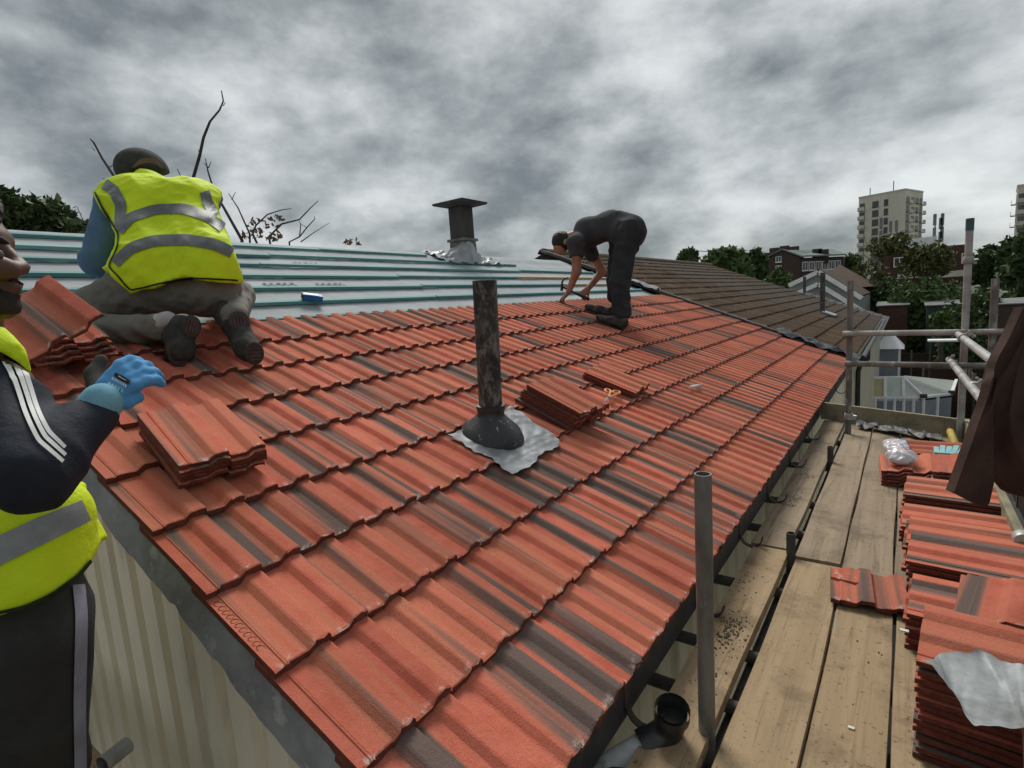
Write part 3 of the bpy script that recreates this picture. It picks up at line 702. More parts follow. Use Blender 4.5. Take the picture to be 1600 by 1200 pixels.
# vest: torso shell that flares at the hem, arm holes cut, open below
vb = smooth([grow(g, .035) for g in core[:4]]+[cone(J(188, 318, 3.22), J(318, 318, 3.29), .112, .11), cone(J(150, 322, 3.24), J(190, 316, 3.24), .05, .10), cone(J(334, 320, 3.32), J(310, 316, 3.3), .05, .10), cone(J(233, 281, 3.34), J(250, 330, 3.28), .075, .16), cone(J(215, 418, 2.98), J(330, 412, 3.02), .165, .165), cone(J(214, 330, 3.2), J(280, 330, 3.24), .18, .17)], .06)
hem = lambda P: (proj(P)[:, 1]-np.interp(proj(P)[:, 0], [150, 168, 205, 235, 290, 330, 372, 400], [405, 424, 456, 449, 437, 438, 441, 430]))*.0032
edgeL = lambda P: (np.interp(proj(P)[:, 1], [285, 300, 330, 365, 385, 415, 425], [150, 147, 162, 184, 182, 168, 150])-proj(P)[:, 0])*.0032
edgeR = lambda P: (proj(P)[:, 0]-np.interp(proj(P)[:, 1], [280, 300, 330, 350, 380, 430, 450], [340, 344, 339, 346, 358, 375, 378]))*.0032
vsf = wrinkle(wrinkle(cutby(vb, edgeL, edgeR, hem, plane(J(233, 266, 3.30), cu)), .015, 16, 12, stretch=1.5), .005, 48, 13)
vest = sdfmesh('vest', vsf, .011, HIVIS, kn_)
TAPES = ([[180, 412], [205, 388], [240, 377], [290, 375], [335, 382], [362, 395]], 17), ([[186, 362], [205, 340], [245, 327], [290, 327], [325, 340], [348, 356]], 16), ([[164, 288], [178, 298], [190, 320], [188, 360]], 17), ([[319, 300], [324, 316], [334, 338]], 16)
for c_, w_ in TAPES: ribbon('reflective_tape', vsf, c_, w_, REFL_D, vest, .006)
# dark binding along the hem and arm hole
ribbon('binding', vsf, [[149.5, 301], [164, 330], [186, 366], [184, 386], [170.5, 416], [204, 453.5], [235, 446.5], [290, 434.5], [330, 435.5], [371, 438]], 2.6, mat('dark_binding', (.02, .035, .01), rough=.8), vest, .006, 120, 3)
# cap with a strap gap at the back
capf = cutby(ell(J(222, 266, 3.42), (cr, cu, cb), (.148, .128, .150)), plane(J(222, 272, 3.42), -cu+cr*.12-cb*.25))
cap = sdfmesh('cap', minus(capf, ell(J(228, 266, 3.26), (cr, cu, cb), (.07, .024, .06))), .008, CAPM, kn_)
ribbon('cap_opening', capf, [[208, 262], [218, 253], [232, 250], [246, 254], [254, 263]], [3, 7, 8, 7, 3], mat('cap_gap', (.18, .11, .085), rough=.8), cap, .003, 24, 4)
ribbon('cap_strap', capf, [[204, 266], [218, 262], [236, 261], [256, 268]], 5, mat('cap_strap', (.03, .032, .028), rough=.8), cap, .005, 24, 3)
brim = smooth([ell(J(212, 258, 3.58), (cr, _n(cb+cu*.5), _n(cu-cb*.5)), (.09, .09, .012))], .01); sdfmesh('brim', brim, .01, CAPM, cap)
# boots: upper and lugged sole
def boot(heel, toe, up, parent, w=.052, sole_side=None, hgt=.085):
    heel, toe, up = map(lambda q: np.array(q, float), (heel, toe, up)); d = _n(toe-heel); up = _n(up-d*(up@d)); sd = np.cross(d, up); L = np.linalg.norm(toe-heel)
    upf = smooth([cone(heel+up*.05, heel+d*L*.45+up*.045, w*.95, w), cone(heel+d*L*.45+up*.04, toe+up*.03, w, w*.72), cone(heel+up*.05, heel+up*(hgt+.05)-d*.01, w*.95, w*.9)], .03)
    upf = cutby(upf, plane(heel, -up)); b = sdfmesh('boot', wrinkle(upf, .003, 60, 5), .009, BOOT, parent)
    n = 26; out = []
    for i in range(n):
        a = 2*math.pi*i/n; x = .5-.5*math.cos(a); ww = w*(1.02+.14*math.sin(x*math.pi*1.2)-.22*math.exp(-((x-.42)/.14)**2)); out.append(heel-d*w*.8+d*(L+w*1.3)*x+sd*ww*math.copysign(abs(math.sin(a))**.6, math.sin(a)))
    mb = MB(); mb.prism([p-up*.004 for p in out], -up*.02)
    for j in range(8):
        if j == 3: continue
        x = .08+.115*j; c = heel-d*w*.8+d*(L+w*1.3)*x-up*.026
        for s_ in (-1, 1): mb.bar(c+sd*s_*.008, c+sd*s_*w*.85+d*.01, .018, .012, up)
    mb.build('sole', SOLE, b, None, org=wloc(parent)); return b
PINK = mat('dusty_red_tread', (.14, .075, .07), (.10, .055, .052), 30, rough=.9)
def flexed(ank, heel, ball, toe, nh, nb2, r=.056):
    b_ = sdfmesh('boot', wrinkle(smooth([cone(ank, heel, r*1.05, r), cone(heel, ball, r, r*1.0), cone(ball, toe, r*.95, r*.7), cone(ank, ball, r, r*.9)], .03), .004, 55, 5), .008, BOOT, kn_)
    for c_, n_, rad, d_ in ((heel, nh, (.052, .060), ball-heel), ((ball+toe)/2, nb2, (.062, .048), cr)):
        n_ = _n(n_); d_ = _n(d_-n_*(d_@n_)); s_ = np.cross(n_, d_); p = c_+n_*r*1.06
        ax = (d_, s_, n_) if c_ is heel else (d_, s_, n_)
        sdfmesh('sole', cutby(ell(p, ax, (rad[1], rad[0], .03)), plane(p+n_*.012, n_)), .006, SOLE, b_)
        mb = MB()
        for q in (-.5, -.2, .1, .4): mb.bar(p+s_*rad[0]*q-d_*rad[1]*.55+n_*.013, p+s_*rad[0]*q+d_*rad[1]*.55+n_*.013, .006, .006, n_)
        mb.build('tread', PINK, b_, org=wloc(kn_))
flexed(J(262, 508, 2.84), J(288, 512, 2.80), J(283, 548, 2.76), J(268, 560, 2.80), -_n(ray(290, 515))*.8+cr*.75+cu*.1, -_n(ray(285, 555))+cr*.3-cu*.1)
flexed(J(352, 488, 3.0), J(370, 506, 2.92), J(386, 545, 2.86), J(398, 556, 2.88), -_n(ray(372, 515))+cr*.25+cu*.2, -_n(ray(395, 555))+cr*.35-cu*.1)
sdfmesh('sock', cone(J(248, 504, 2.78), J(262, 500, 2.79), .045, .045), .009, mat('pale_sock', (.55, .54, .56), rough=.9), kn_)

# ================= worker bending over at the far side, in black
bw_ = thing('person', 'person in black t-shirt and trousers bent double, hammering at the tile edge', 'person', tuple(RP(-1.9, 5.75)))
ft1, ft2 = RP(-1.55, 5.62), RP(-2.55, 5.95)
hip1, hip2 = J(982, 368, 6.22), J(972, 366, 6.50); kn1, kn2 = J(968, 440, 6.16), J(965, 435, 6.50); an1, an2 = J(972, 492, 6.12), J(962, 462, 6.62)
wst = J(955, 352, 6.42); ch = J(918, 364, 6.58); sh1, sh2 = J(900, 380, 6.42), J(915, 372, 6.80); el1, el2 = J(901, 424, 6.50), J(941, 424, 6.85); wr1, wr2 = J(888, 457, 6.62), J(919, 451, 6.76)
hd = J(879, 378, 6.62); nk = J(892, 372, 6.60)
hdir = _n(J(868, 392, 6.66)-hd)                        # looks down
hfx = _n(J(872, 393, 6.6)-J(886, 366, 6.6))
hside = _n(np.cross(hfx, cb)); hface = _n(RC@np.array([-.8, .55, .1])); hupv = _n(RC@np.array([-.5, -.75, 0]))
headf = smooth([ell(hd, (_n(RC@[-.75, -.66, 0]), _n(RC@[-.66, .75, 0]), cb), (.12, .105, .095)), ell(J(875, 386, 6.62), (_n(RC@[-.75, -.66, 0]), _n(RC@[-.66, .75, 0]), cb), (.075, .09, .07)), cone(J(871, 392, 6.62), J(869, 393, 6.62), .022, .018), cone(hd, nk, .06, .07), cone(nk, ch, .07, .09)], .03)
trunk = [cone(J(972, 362, 6.32), wst, .17, .155), cone(wst, ch, .16, .17), cone(ch, J(906, 376, 6.6), .165, .11)]
bodyf = smooth([headf]+[grow(g, -.02) for g in trunk]+limb(sh1, el1, wr1, .07, .052, .035)+limb(sh2, el2, wr2, .07, .052, .035)+limb(hip1, kn1, an1, .10, .07, .045)+limb(hip2, kn2, an2, .10, .07, .045), .04)
sdfmesh('body', bodyf, .015, SKIN_L, bw_)
ear = ell(J(884, 378, 6.50), (cr, cu, cb), (.03, .035, .012)); sdfmesh('ear', ear, .008, SKIN_L, bw_)
hairf = cutby(minus(grow(ell(hd, (_n(RC@[-.75, -.66, 0]), _n(RC@[-.66, .75, 0]), cb), (.12, .105, .095)), .016), grow(ell(J(873, 392, 6.62), (cr, cu, cb), (.07, .075, .10)), .0)), plane(J(892, 385, 6.6), RC@np.array([.6, .75, 0])))
sdfmesh('hair', wrinkle(hairf, .006, 90, 4), .01, HAIR, bw_)
shirt = smooth(trunk+[cone(sh1, J(901, 398, 6.44), .095, .09), cone(sh2, J(925, 398, 6.80), .095, .088), cone(sh1, sh2, .10, .10)], .06)
shf = wrinkle(cutby(shirt, plane(J(975, 348, 6.35), J(985, 352, 6.3)-J(945, 345, 6.4)), plane(J(898, 402, 6.45), RC@np.array([-.05, 1, 0]))), .008, 20, 6)
sdfmesh('tshirt', shf, .014, CHARC, bw_)
trs = smooth([cl(cone(J(984, 362, 6.28), J(966, 352, 6.38), .185, .165), plane(J(958, 340, 6.4), RC@np.array([-.95, .12, 0]))), cone(hip1, hip2, .16, .155)]+limb(hip1, kn1, an1, .150, .108, .098)+limb(hip2, kn2, an2, .15, .115, .095), .05)
trsf = wrinkle(cutby(trs, plane(an1+np.array([0, 0, -.04]), (0, 0, -1))), .016, 17, 9)
sdfmesh('trousers', trsf, .014, BLACKISH, bw_)
for p_, w_ in ((ft1, .05), (ft2, .048)): 
    boot(p_+np.array([.13, -.02, -.030]), p_+np.array([-.13, -.05, .078]), NR, bw_, w_, hgt=.03)
hf1 = fingers(wr1, J(880, 466, 6.66)-wr1, np.array([0.1, .8, .3]), np.array([-.5, -.6, .6]), .20, .0125, (.25, .3, .35, .4), (((.6, -.7, -.2), .2), ((.8, -.3, -.4), .18)))
sdfmesh('hand', hf1, .008, SKIN_L, bw_)
hp = J(911, 459, 6.76)
hf2 = fingers(wr2, hp-wr2, np.array([-.55, .2, .55]), np.array([.0, -.85, .4]), .19, .0135, (.9, .95, 1.0, 1.0), (((.5, -.6, -.4), .2), ((.4, .2, -.9), .2)))
sdfmesh('hand', hf2, .008, SKIN_L, bw_)
# the hammer in the far hand
hm = thing('claw_hammer', 'small claw hammer held in the hands of the bending worker', 'hammer', tuple(J(885, 452, 6.74)))
ha, hb_ = J(878, 448, 6.74), J(921, 468, 6.70)
mb = MB(); mb.tube([ha, ha+(hb_-ha)*.45, ha+(hb_-ha)*.6, hb_], [.012, .012, .019, .021], 10); mb.build('handle', mat('dark_rubber_grip', (.03, .028, .027), rough=.6), hm, 50, org=wloc(hm))
hu = _n(RC@np.array([.05, -1, 0])); hd_ = _n(RC@np.array([-.9, -.1, .2])); c_ = ha
mb = MB(); mb.tube([c_-hu*.05, c_-hu*.035, c_+hu*.03], [.02, .018, .014], 10); 
for s_ in (-1, 1): mb.tube([c_+hu*.02, c_+hu*.06+hd_*.0, c_+hu*.10+cr*.03+cb*s_*.012, c_+hu*.115+cr*.07+cb*s_*.02], [.013, .012, .009, .004], 8)
mb.build('head', mat('dark_steel', (.05, .05, .052), rough=.4, metal=.7), hm, 50, org=wloc(hm))

# ================= worker in the foreground, at the left edge
fw = thing('person', 'person in hi-vis vest over navy striped top, blue glove raised, seen in profile', 'person', tuple(J(30, 1000, 1.25)))
fh = J(-48, 392, 1.16)                     # centre of the skull; the face looks to picture right
fr, fu, fb = cr, cu, cb
K = .00122
def FJ(x, y, d=1.16): return J(x, y, d)
headf = smooth([ell(FJ(-72, 385), (fr, fu, fb), (.096, .115, .078)), ell(FJ(-34, 425), (fr, fu, fb), (.062, .085, .06)),
    ell(FJ(-22, 372), (fr, fu, fb), (.040, .030, .052)),                              # brow
    cone(FJ(8, 388), FJ(34, 418), .011, .0145), cone(FJ(33, 419, 1.15), FJ(22, 423, 1.135), .010, .012), cone(FJ(33, 419, 1.175), FJ(22, 423, 1.19), .010, .010),   # nose and wings
    ell(FJ(15, 444), (fr, fu, fb), (.020, .0075, .022)), ell(FJ(14, 455), (fr, fu, fb), (.020, .009, .02)),   # lips
    ell(FJ(6, 476), (fr, fu, fb), (.024, .020, .03)), cone(FJ(-50, 478), FJ(5, 486), .03, .02),            # chin and jaw
    ell(FJ(-5, 418, 1.12), (fr, fu, fb), (.035, .025, .025)),                        # cheek
    cone(FJ(-55, 440), FJ(-55, 540, 1.16), .058, .065)], .016)
headf = minus(headf, ell(FJ(5, 398, 1.10), (fr, fu, fb), (.020, .012, .016)))        # eye socket
fsh, fel, fwr = J(-14, 605, 1.08), J(52, 738, .97), J(152, 641, 1.10)
fsh2, fel2, fwr2 = J(-70, 600, 1.42), J(-20, 740, 1.5), J(20, 800, 1.42)
tor = [cone(J(-45, 625, 1.24), J(-30, 800, 1.28), .15, .15), cone(J(-30, 800, 1.28), J(5, 960, 1.26), .15, .155), cone(J(-50, 590, 1.24), J(-30, 680, 1.26), .12, .16)]
fhip1, fkn1, fft1 = J(35, 985, 1.22), J(48, 1210, 1.35), J(55, 1400, 1.5)
fhip2, fkn2, fft2 = J(-40, 985, 1.38), J(-35, 1210, 1.48), J(-30, 1400, 1.6)
bodyf = smooth([headf]+[grow(g, -.03) for g in tor]+limb(fsh, fel, fwr, .06, .045, .032)+limb(fsh2, fel2, fwr2, .06, .045, .032)+limb(fhip1, fkn1, fft1, .085, .06, .04)+limb(fhip2, fkn2, fft2, .085, .06, .04), .022)
sdfmesh('body', bodyf, .008, SKIN_D, fw)
eye = ell(FJ(-3, 397, 1.108), (fr, fu, fb), (.010, .009, .010)); eo = sdfmesh('eye', eye, .004, mat('eye_white', (.20, .17, .15), rough=.3), fw)
mb = MB(); P_ = []
for i in range(9): 
    a = -20+i*6; P_.append([FJ(a, 383-5*math.sin(i/8*3.1), 1.085)+cb*.004, FJ(a, 377-6*math.sin(i/8*3.1), 1.085)+cb*.004])
beard = cutby(grow(headf, .0025), lambda P: (np.interp(proj(P)[:, 0], [-80, -40, 0, 20, 40], [430, 445, 450, 434, 432])-proj(P)[:, 1])*.0014, lambda P: (proj(P)[:, 1]-492)*.0014)
sdfmesh('beard', minus(beard, ell(FJ(17, 450), (fr, fu, fb), (.03, .012, .026))), .006, mat('short_beard', (.028, .021, .018), (.04, .028, .022), 60, rough=.8, bmp=.6, bscale=200, bd=.004), fw)
sdfmesh('eyebrow', smooth([cone(FJ(-18, 380, 1.105), FJ(0, 375, 1.11), .006, .006), cone(FJ(0, 375, 1.11), FJ(12, 380, 1.12), .006, .004)], .01), .004, HAIR, fw)
hairf = cutby(grow(ell(FJ(-66, 380), (fr, fu, fb), (.098, .115, .078)), .014), lambda P: (proj(P)[:, 0]-np.interp(proj(P)[:, 1], [300, 318, 350, 372, 420, 470], [0, 6, 0, -30, -62, -70]))*.0014)
sdfmesh('hair', wrinkle(hairf, .006, 120, 2), .007, HAIR, fw)
sdfmesh('ear', smooth([ell(FJ(-70, 408, 1.075), (fr, fu, fb), (.025, .036, .012))], .01), .006, SKIN_D, fw)
slv = smooth(limb(fsh, fel, fwr, .080, .062, .038)+[cone(J(-40, 566, 1.14), J(14, 588, 1.10), .062, .055), cone(J(-40, 528, 1.17), J(-8, 538, 1.13), .055, .040), cone(J(-40, 580, 1.15), fsh, .075, .08), cone(J(-45, 540, 1.18), J(-50, 640, 1.2), .075, .14)]+limb(fsh2, fel2, fwr2, .08, .066, .047), .035)
slf = wrinkle(cutby(slv, plane(fwr, fwr-fel)), .0075, 42, 21)
slo = sdfmesh('track_top', slf, .0075, NAVY, fw)
for c_ in ([[-6, 546], [18, 585], [36, 640], [60, 690], [96, 722]], [[8, 548], [28, 580], [46, 636], [70, 684], [100, 712]], [[21, 553], [38, 582], [54, 634], [76, 676], [100, 700]]):
    ribbon('white_stripe', slf, c_, [9, 8, 7, 7, 6], WHITE_TAPE, slo, .004, 60, 4)
tr = smooth(limb(fhip1, fkn1, fft1, .13, .105, .09)+limb(fhip2, fkn2, fft2, .13, .105, .09)+[cone(J(5, 930, 1.26), J(8, 985, 1.27), .145, .15)], .05)
trf2 = wrinkle(tr, .006, 24, 31); tro = sdfmesh('trousers', trf2, .011, GREYTR, fw)
ribbon('side_stripe', trf2, [[121, 915], [125, 960], [124, 1020], [122, 1100], [124, 1215]], 19, LILAC, tro, .004, 50, 5)
for p_ in (fft1, fft2): boot(np.array([p_[0]-.06, p_[1], 4.84]), np.array([p_[0]+.17, p_[1]+.06, 4.86]), (0, 0, 1), fw, .05)
# vest: body shell below the arm and a strap over the shoulder
vt = smooth([grow(tor[0], .03), cone(J(-25, 800, 1.26), J(10, 905, 1.24), .185, .19), cone(J(60, 815, 1.20), J(68, 905, 1.19), .10, .09), cone(J(-40, 545, 1.13), J(8, 562, 1.08), .066, .060)], .03)
hem2 = lambda P: (proj(P)[:, 1]-np.interp(proj(P)[:, 0], [-100, 0, 60, 120, 140, 160], [980, 958, 940, 902, 880, 840]))*.0014
edge2 = lambda P: (proj(P)[:, 0]-np.interp(proj(P)[:, 1], [500, 525, 545, 580, 640, 735, 752, 780], [-10, 18, 36, 46, 30, -20, 120, 300]))*.0014
band2 = lambda P: np.minimum(proj(P)[:, 1]-np.interp(proj(P)[:, 0], [-60, 0, 25, 50], [528, 545, 560, 585]), 735-proj(P)[:, 1])*.0014
fvf = wrinkle(cutby(minus(vt, smooth(limb(fsh, fel, fwr, .088, .072, .05)+[cone(J(-10, 640, .95), J(60, 740, .9), .13, .12)], .03))  , hem2, edge2, band2), .008, 22, 17, stretch=1.5)
fv = sdfmesh('vest', fvf, .008, HIVIS, fw)
ribbon('reflective_tape', fvf, [[-20, 868], [20, 850], [70, 826], [132, 798]], [46, 42, 40, 34], REFL, fv, .005, 40, 5)
ribbon('binding', fvf, [[-10, 958], [40, 946], [80, 928], [120, 899], [139, 876]], 5, mat('dark_binding', (.02, .035, .01), rough=.8), fv, .005, 50, 3)
# glove: back of the hand towards us, fingers half curled
gw_ = J(152, 632, 1.10); gk = J(203, 582, 1.14)
gf = fingers(gw_, gk-gw_, _n(RC@np.array([-.62, -.75, .25])), _n(RC@np.array([-.15, -.25, -.95])), .148, .0128, (.62, .66, .70, .78), (((.8, -.5, -.5), .2), ((.8, -.1, -.5), .15)))
gl = sdfmesh('glove', wrinkle(gf, .002, 90, 3), .005, GLOVE, fw)
sdfmesh('glove_cuff', cone(J(149, 641, 1.095), J(160, 628, 1.10), .038, .038), .006, GLOVE_C, gl)
thumb = smooth([cone(J(152, 612, 1.17), J(146, 585, 1.2), .019, .017), cone(J(146, 585, 1.2), J(158, 562, 1.22), .016, .013)], .01)
sdfmesh('thumb', thumb, .006, mat('dark_glove_palm', (.05, .05, .045), rough=.9), gl)
BADGE = mat('black_badge', (.012, .013, .016), rough=.6); PRINT = mat('pale_print', (.62, .74, .80), rough=.7); PRINTG = mat('green_print', (.20, .62, .42), rough=.7)
badge = ribbon('badge', gf, [[180, 586], [191, 592], [203, 599]], [6, 8, 6], BADGE, gl, .0035, 24, 4)
ribbon('lettering', gf, [[186, 588.8], [199, 596.2]], 1.3, PRINT, badge, .005, 12, 2)
for i in range(8):
    q = np.array([176, 592.])+np.array([2.9, 1.6])*i; ribbon('lettering', gf, [q, q+np.array([1.9, 1.0])], 4.2, PRINT, gl, .0035, 4, 3)
for i in range(5):
    q = np.array([170, 600.])+np.array([4.9, 2.6])*i; ribbon('lettering', gf, [q, q+np.array([3.0, 1.5])], 5.0, PRINTG if i > 2 else PRINT, gl, .0035, 4, 3)
# ------------------------------------------------------------------ things on the roof
def tile_h(k, Y):
    """height of the laid tiles over the tile plane"""
    u = ((Y-YN-.036) % (CW/2))/(CW/2); w = min(max((u-.43)/.2, 0), 1)*min(max((1-u)/.04, 0), 1)
    f = (5-k) % 1.0; return -.0175*f+.023*w
# soil pipe with rubber cone and lead slate
pb = roofpx(769, 683); pt = J(757, 438, 2.69); pd = _n(pt-pb)
sp_ = thing('soil_pipe', 'weathered black soil pipe rising from a rubber cone and lead slate', 'pipe', tuple(pb))
mp, t, b = node_mat('flaking_black_pipe'); v = obj_vec(t, (1, 1, .35), False); n1 = noise(t, v, 26, 7, .7); n2 = noise(t, obj_vec(t, (1, 1, 1), False), 7, 4, .6)
col = mixc(t, bw(t, n1, .42, .6), (.032, .031, .03), (.165, .155, .135)); col = mixc(t, bw(t, n2, .50, .58), col, (.016, .016, .018)); col = mixc(t, bw(t, noise(t, v, 60, 4, .7), .68, .74), col, (.5, .48, .42))
t.links.new(col, b.inputs['Base Color']); b.inputs['Roughness'].default_value = .7; bump(t, b, n1, .6, .008)
mb = MB(); R1 = .0605; q0 = pb+pd*.10
mb.tube([q0, pt], R1, 28, cap=False); mb.tube([pt-pd*.12, pt], R1*.88, 28, cap=False)
u_ = Vector(pd).orthogonal().normalized(); w_ = Vector(pd).cross(u_); ring = []
for k in range(28): q = u_*math.cos(2*math.pi*k/28)+w_*math.sin(2*math.pi*k/28); ring += [Vector(pt)+q*R1, Vector(pt)+q*R1*.88]
mb.add(ring, [(2*k, 2*k+1, (2*k+3) % 56, (2*k+2) % 56) for k in range(28)]); mb.build('pipe', mp, sp_, 50, org=pb)
RUB = mat('black_rubber', (.028, .029, .031), (.05, .05, .052), 14, rough=.45, bmp=.2, c3=None, spec=.5)
m2, t, b = node_mat('spattered_rubber'); v = obj_vec(t, (1, 1, 1), False); col = mixc(t, bw(t, noise(t, v, 38, 5, .75), .62, .68), (.026, .027, .029), (.45, .45, .43)); t.links.new(col, b.inputs['Base Color']); b.inputs['Roughness'].default_value = .42
bump(t, b, noise(t, v, 40, 4), .2, .005)
mb = MB(); rings = []
for s_, r, c_ in ((.0, .168, pb+NR*.012), (.1, .165, pb+NR*.03), (.35, .135, pb+NR*.055+pd*.01), (.6, .10, pb+pd*.085+NR*.01), (.75, .078, pb+pd*.115), (.8, .070, pb+pd*.122), (.85, .070, pb+pd*.15), (.9, .075, pb+pd*.152), (1, .075, pb+pd*.175), (1.05, .06, pb+pd*.178)):
    ax_ = _n(NR*(1-min(s_, 1))+pd*min(s_, 1)); e1 = _n(np.cross(ax_, (0, 1, 0))); e2 = np.cross(ax_, e1)
    rings.append([c_+(e1*math.cos(2*math.pi*k/36)+e2*math.sin(2*math.pi*k/36))*r for k in range(37)])
mb.grid(rings); mb.build('cone', m2, sp_, 60, org=pb)
cor_ = [roofpx(*q) for q in ((697, 684), (800, 640), (876, 694), (803, 747))]
mb = MB(); P = []; n_ = 46
for i in range(n_+1):
    row = []
    for j in range(n_+1):
        u, v = i/n_, j/n_; q = (cor_[0]*(1-u)*(1-v)+cor_[1]*u*(1-v)+cor_[2]*u*v+cor_[3]*(1-u)*v); k, Y = kofp(q), q[1]
        ed = min(u, 1-u, v, 1-v); k += .035*math.sin(u*11+v*5)+.012*math.sin(u*37); Y += .010*math.sin(v*12+u*5)+.004*math.sin(v*41)
        h = np.mean([tile_h(k+a_, Y+b_) for a_ in (-.12, 0, .12) for b_ in (-.045, -.03, -.015, 0, .015, .03, .045)])*.6+.020+.003*math.sin(u*21+3*math.sin(v*9))*math.sin(v*17+u*6)+.0008*math.sin(u*53)*math.sin(v*47)
        row.append(RP(k, Y, h))
    P.append(row)
mb.grid(P); mb.build('lead_slate', mat('bright_lead', (.30, .315, .33), (.19, .20, .21), 6, rough=.55, bmp=.3, bscale=18, metal=.1, c3=(.38, .395, .41), s3=9), sp_, 60, org=pb)
# square flue with flat cap near the ridge
fb_ = RP(-10.15, 6.38, -.05); FL = mat('dark_flue_metal', (.045, .043, .04), (.065, .06, .055), 5, (1, 1, .3), .7, .2)
flu = thing('flue', 'dark square flue with a flat cap standing at the ridge', 'chimney', tuple(fb_)); fd = np.array([0, 0, 1.])
def sq(z, w): return [fb_+np.array([sx*w, sy*w, z]) for sx, sy in ((-1, -1), (1, -1), (1, 1), (-1, 1))]
def loft(mb, secs): 
    vs = [p for s in secs for p in s]; fs = [(0, 1, 2, 3)[::-1], tuple(range(4*len(secs)-4, 4*len(secs)))]
    for i in range(len(secs)-1): fs += [(4*i+k, 4*i+(k+1) % 4, 4*i+4+(k+1) % 4, 4*i+4+k) for k in range(4)]
    return mb.add(vs, fs)
loft(MB(), [sq(.25, .125), sq(.73, .125)]).build('stack', FL, flu, org=fb_)
loft(MB(), [sq(.735, .15), sq(.77, .28), sq(.80, .29), sq(.845, .13)]).build('cap', FL, flu, org=fb_)
loft(MB(), [sq(-.1, .15), sq(.245, .135), sq(.25, .165), sq(.285, .16)]).build('collar', mat('grey_collar', (.20, .195, .18), (.13, .125, .115), 8, rough=.8, bmp=.3), flu, org=fb_)
# crumpled clear sheet round the flue foot
mb = MB(); P = []; rr = np.random.default_rng(5)
for i in range(31):
    row = []
    for j in range(23):
        u, v = i/30-.5, j/22-.5; d = math.hypot(u*1.5, v); h = .26*max(0, 1-d*2.3)+rr.normal(0, .010)+.02*math.sin(u*28)*math.sin(v*23)
        row.append(RP(-10.0+v*1.7, 6.32+u*1.2, -.02+max(h, -.005)))
    P.append(row)
film = mat('crumpled_grey_film', (.36, .38, .40), (.27, .29, .31), 8, rough=.45, bmp=.3, spec=.4)
tag(MB().grid(P).build('plastic_sheet', film, None, 25), 'crumpled translucent sheet bunched around the foot of the flue', 'plastic sheet')
# loose tiles --------------------------------------------------------
def loose(M, label, group=None):
    o = bpy.data.objects.new('loose_tile', random.choice(THIN)); COL.objects.link(o)
    o.location, o.rotation_euler = M.to_translation(), M.to_euler(); tag(o, label, 'tile', group); return o
ORD = ['topmost', 'second', 'third', 'fourth', 'fifth', 'sixth', 'seventh', 'eighth', 'ninth', 'tenth', 'eleventh', 'twelfth', 'thirteenth', 'fourteenth']
def olabel(i, n, where): return ('topmost red tile of ' if i == 0 else 'lowest red tile of ' if i == n-1 else ORD[i]+' red tile from the top of ')+where
def roof_stack(ll, ul, n, htop, where, step=.0188, jit=.01, fan=0.0, ddn=0.0):
    """ll, ul: photo points of lower-left and upper-left corners of the top tile"""
    a, b_ = roofpx(*ll, htop), roofpx(*ul, htop); d = b_-a; yaw = math.atan2(-(d[1]), -(d@DN)); yaw = max(min(yaw, .5), -.5)
    for i in range(n):
        h = htop-i*step; loc = a+NR*(h-htop)+np.array([0, random.uniform(-jit, jit), 0])+DN*(random.uniform(-jit, jit)+ddn*i)
        yw = yaw+fan*i+random.uniform(-.012, .012); loc = loc+np.array(RMAT@Matrix.Rotation(yw, 3, 'Z')@Vector((.036, 0, 0)))
        loose(frame(loc, RMAT@Matrix.Rotation(yw, 3, 'Z')@Matrix.Rotation(-.02, 3, 'X')), olabel(i, n, where), 'tiles stacked on the roof')
roof_stack((284, 727), (207, 627), 5, .108, 'the stack nearest the blue glove', jit=.012)
roof_stack((908, 645), (810, 590), 7, .145, 'the stack beside the soil pipe', jit=.012, ddn=-.006)
roof_stack((993, 613), (903, 574), 3, .070, 'the small stack beyond the orange snips', jit=.006)
# tile tilted up at the left edge, on a short pile half hidden by the front worker
tA, tB, tC = J(165, 494, 1.98), J(62, 553, 1.86), J(38, 398, 2.28)
ex = _n(tA-tB); ey = _n((tC-tA)-ex*((tC-tA)@ex)); ez = np.cross(ex, ey)
Mt = Matrix(((ex[0], ey[0], ez[0]), (ex[1], ey[1], ez[1]), (ex[2], ey[2], ez[2])))
loose(frame(tA-ex*.262, Mt), 'single red tile tilted up between the front worker and the kneeling worker')
for i in range(4): loose(frame(RP(-2.55+.02*i, .70+.01*i, .145-.026*i), RMAT), olabel(i, 4, 'the pile behind the front worker\'s chin'), 'tiles stacked on the roof')
# snips with orange handles, marker, blue box
sn = thing('snips', 'small snips with orange looped handles lying on the tiles', 'snips', tuple(roofpx(955, 620, .03)))
ORG = mat('orange_handle', (.72, .30, .10), (.62, .25, .08), 20, rough=.45)
def loop(c, a, b_, rot, r=.0055, n=16):
    pts = []
    for i in range(n+1): t_ = 2*math.pi*i/n; x, y = a*math.cos(t_), b_*math.sin(t_); pts.append(RP(kofp(c)-(x*math.sin(rot)+y*math.cos(rot))/G, c[1]+x*math.cos(rot)-y*math.sin(rot), .045))
    return pts
c1, c2 = roofpx(950, 611, .045), roofpx(963, 613, .045); pv = roofpx(951, 622, .045)
for c_, rot in ((c1, .5), (c2, -.1)):
    mb = MB(); mb.tube(loop(c_, .036, .022, rot), .008, 8); mb.tube([c_+DN*.018, pv], .008, 8); mb.build('handle', ORG, sn, 50, org=wloc(sn))
mb = MB(); e_ = roofpx(942, 629, .04); s2 = _n(np.cross(e_-pv, NR))
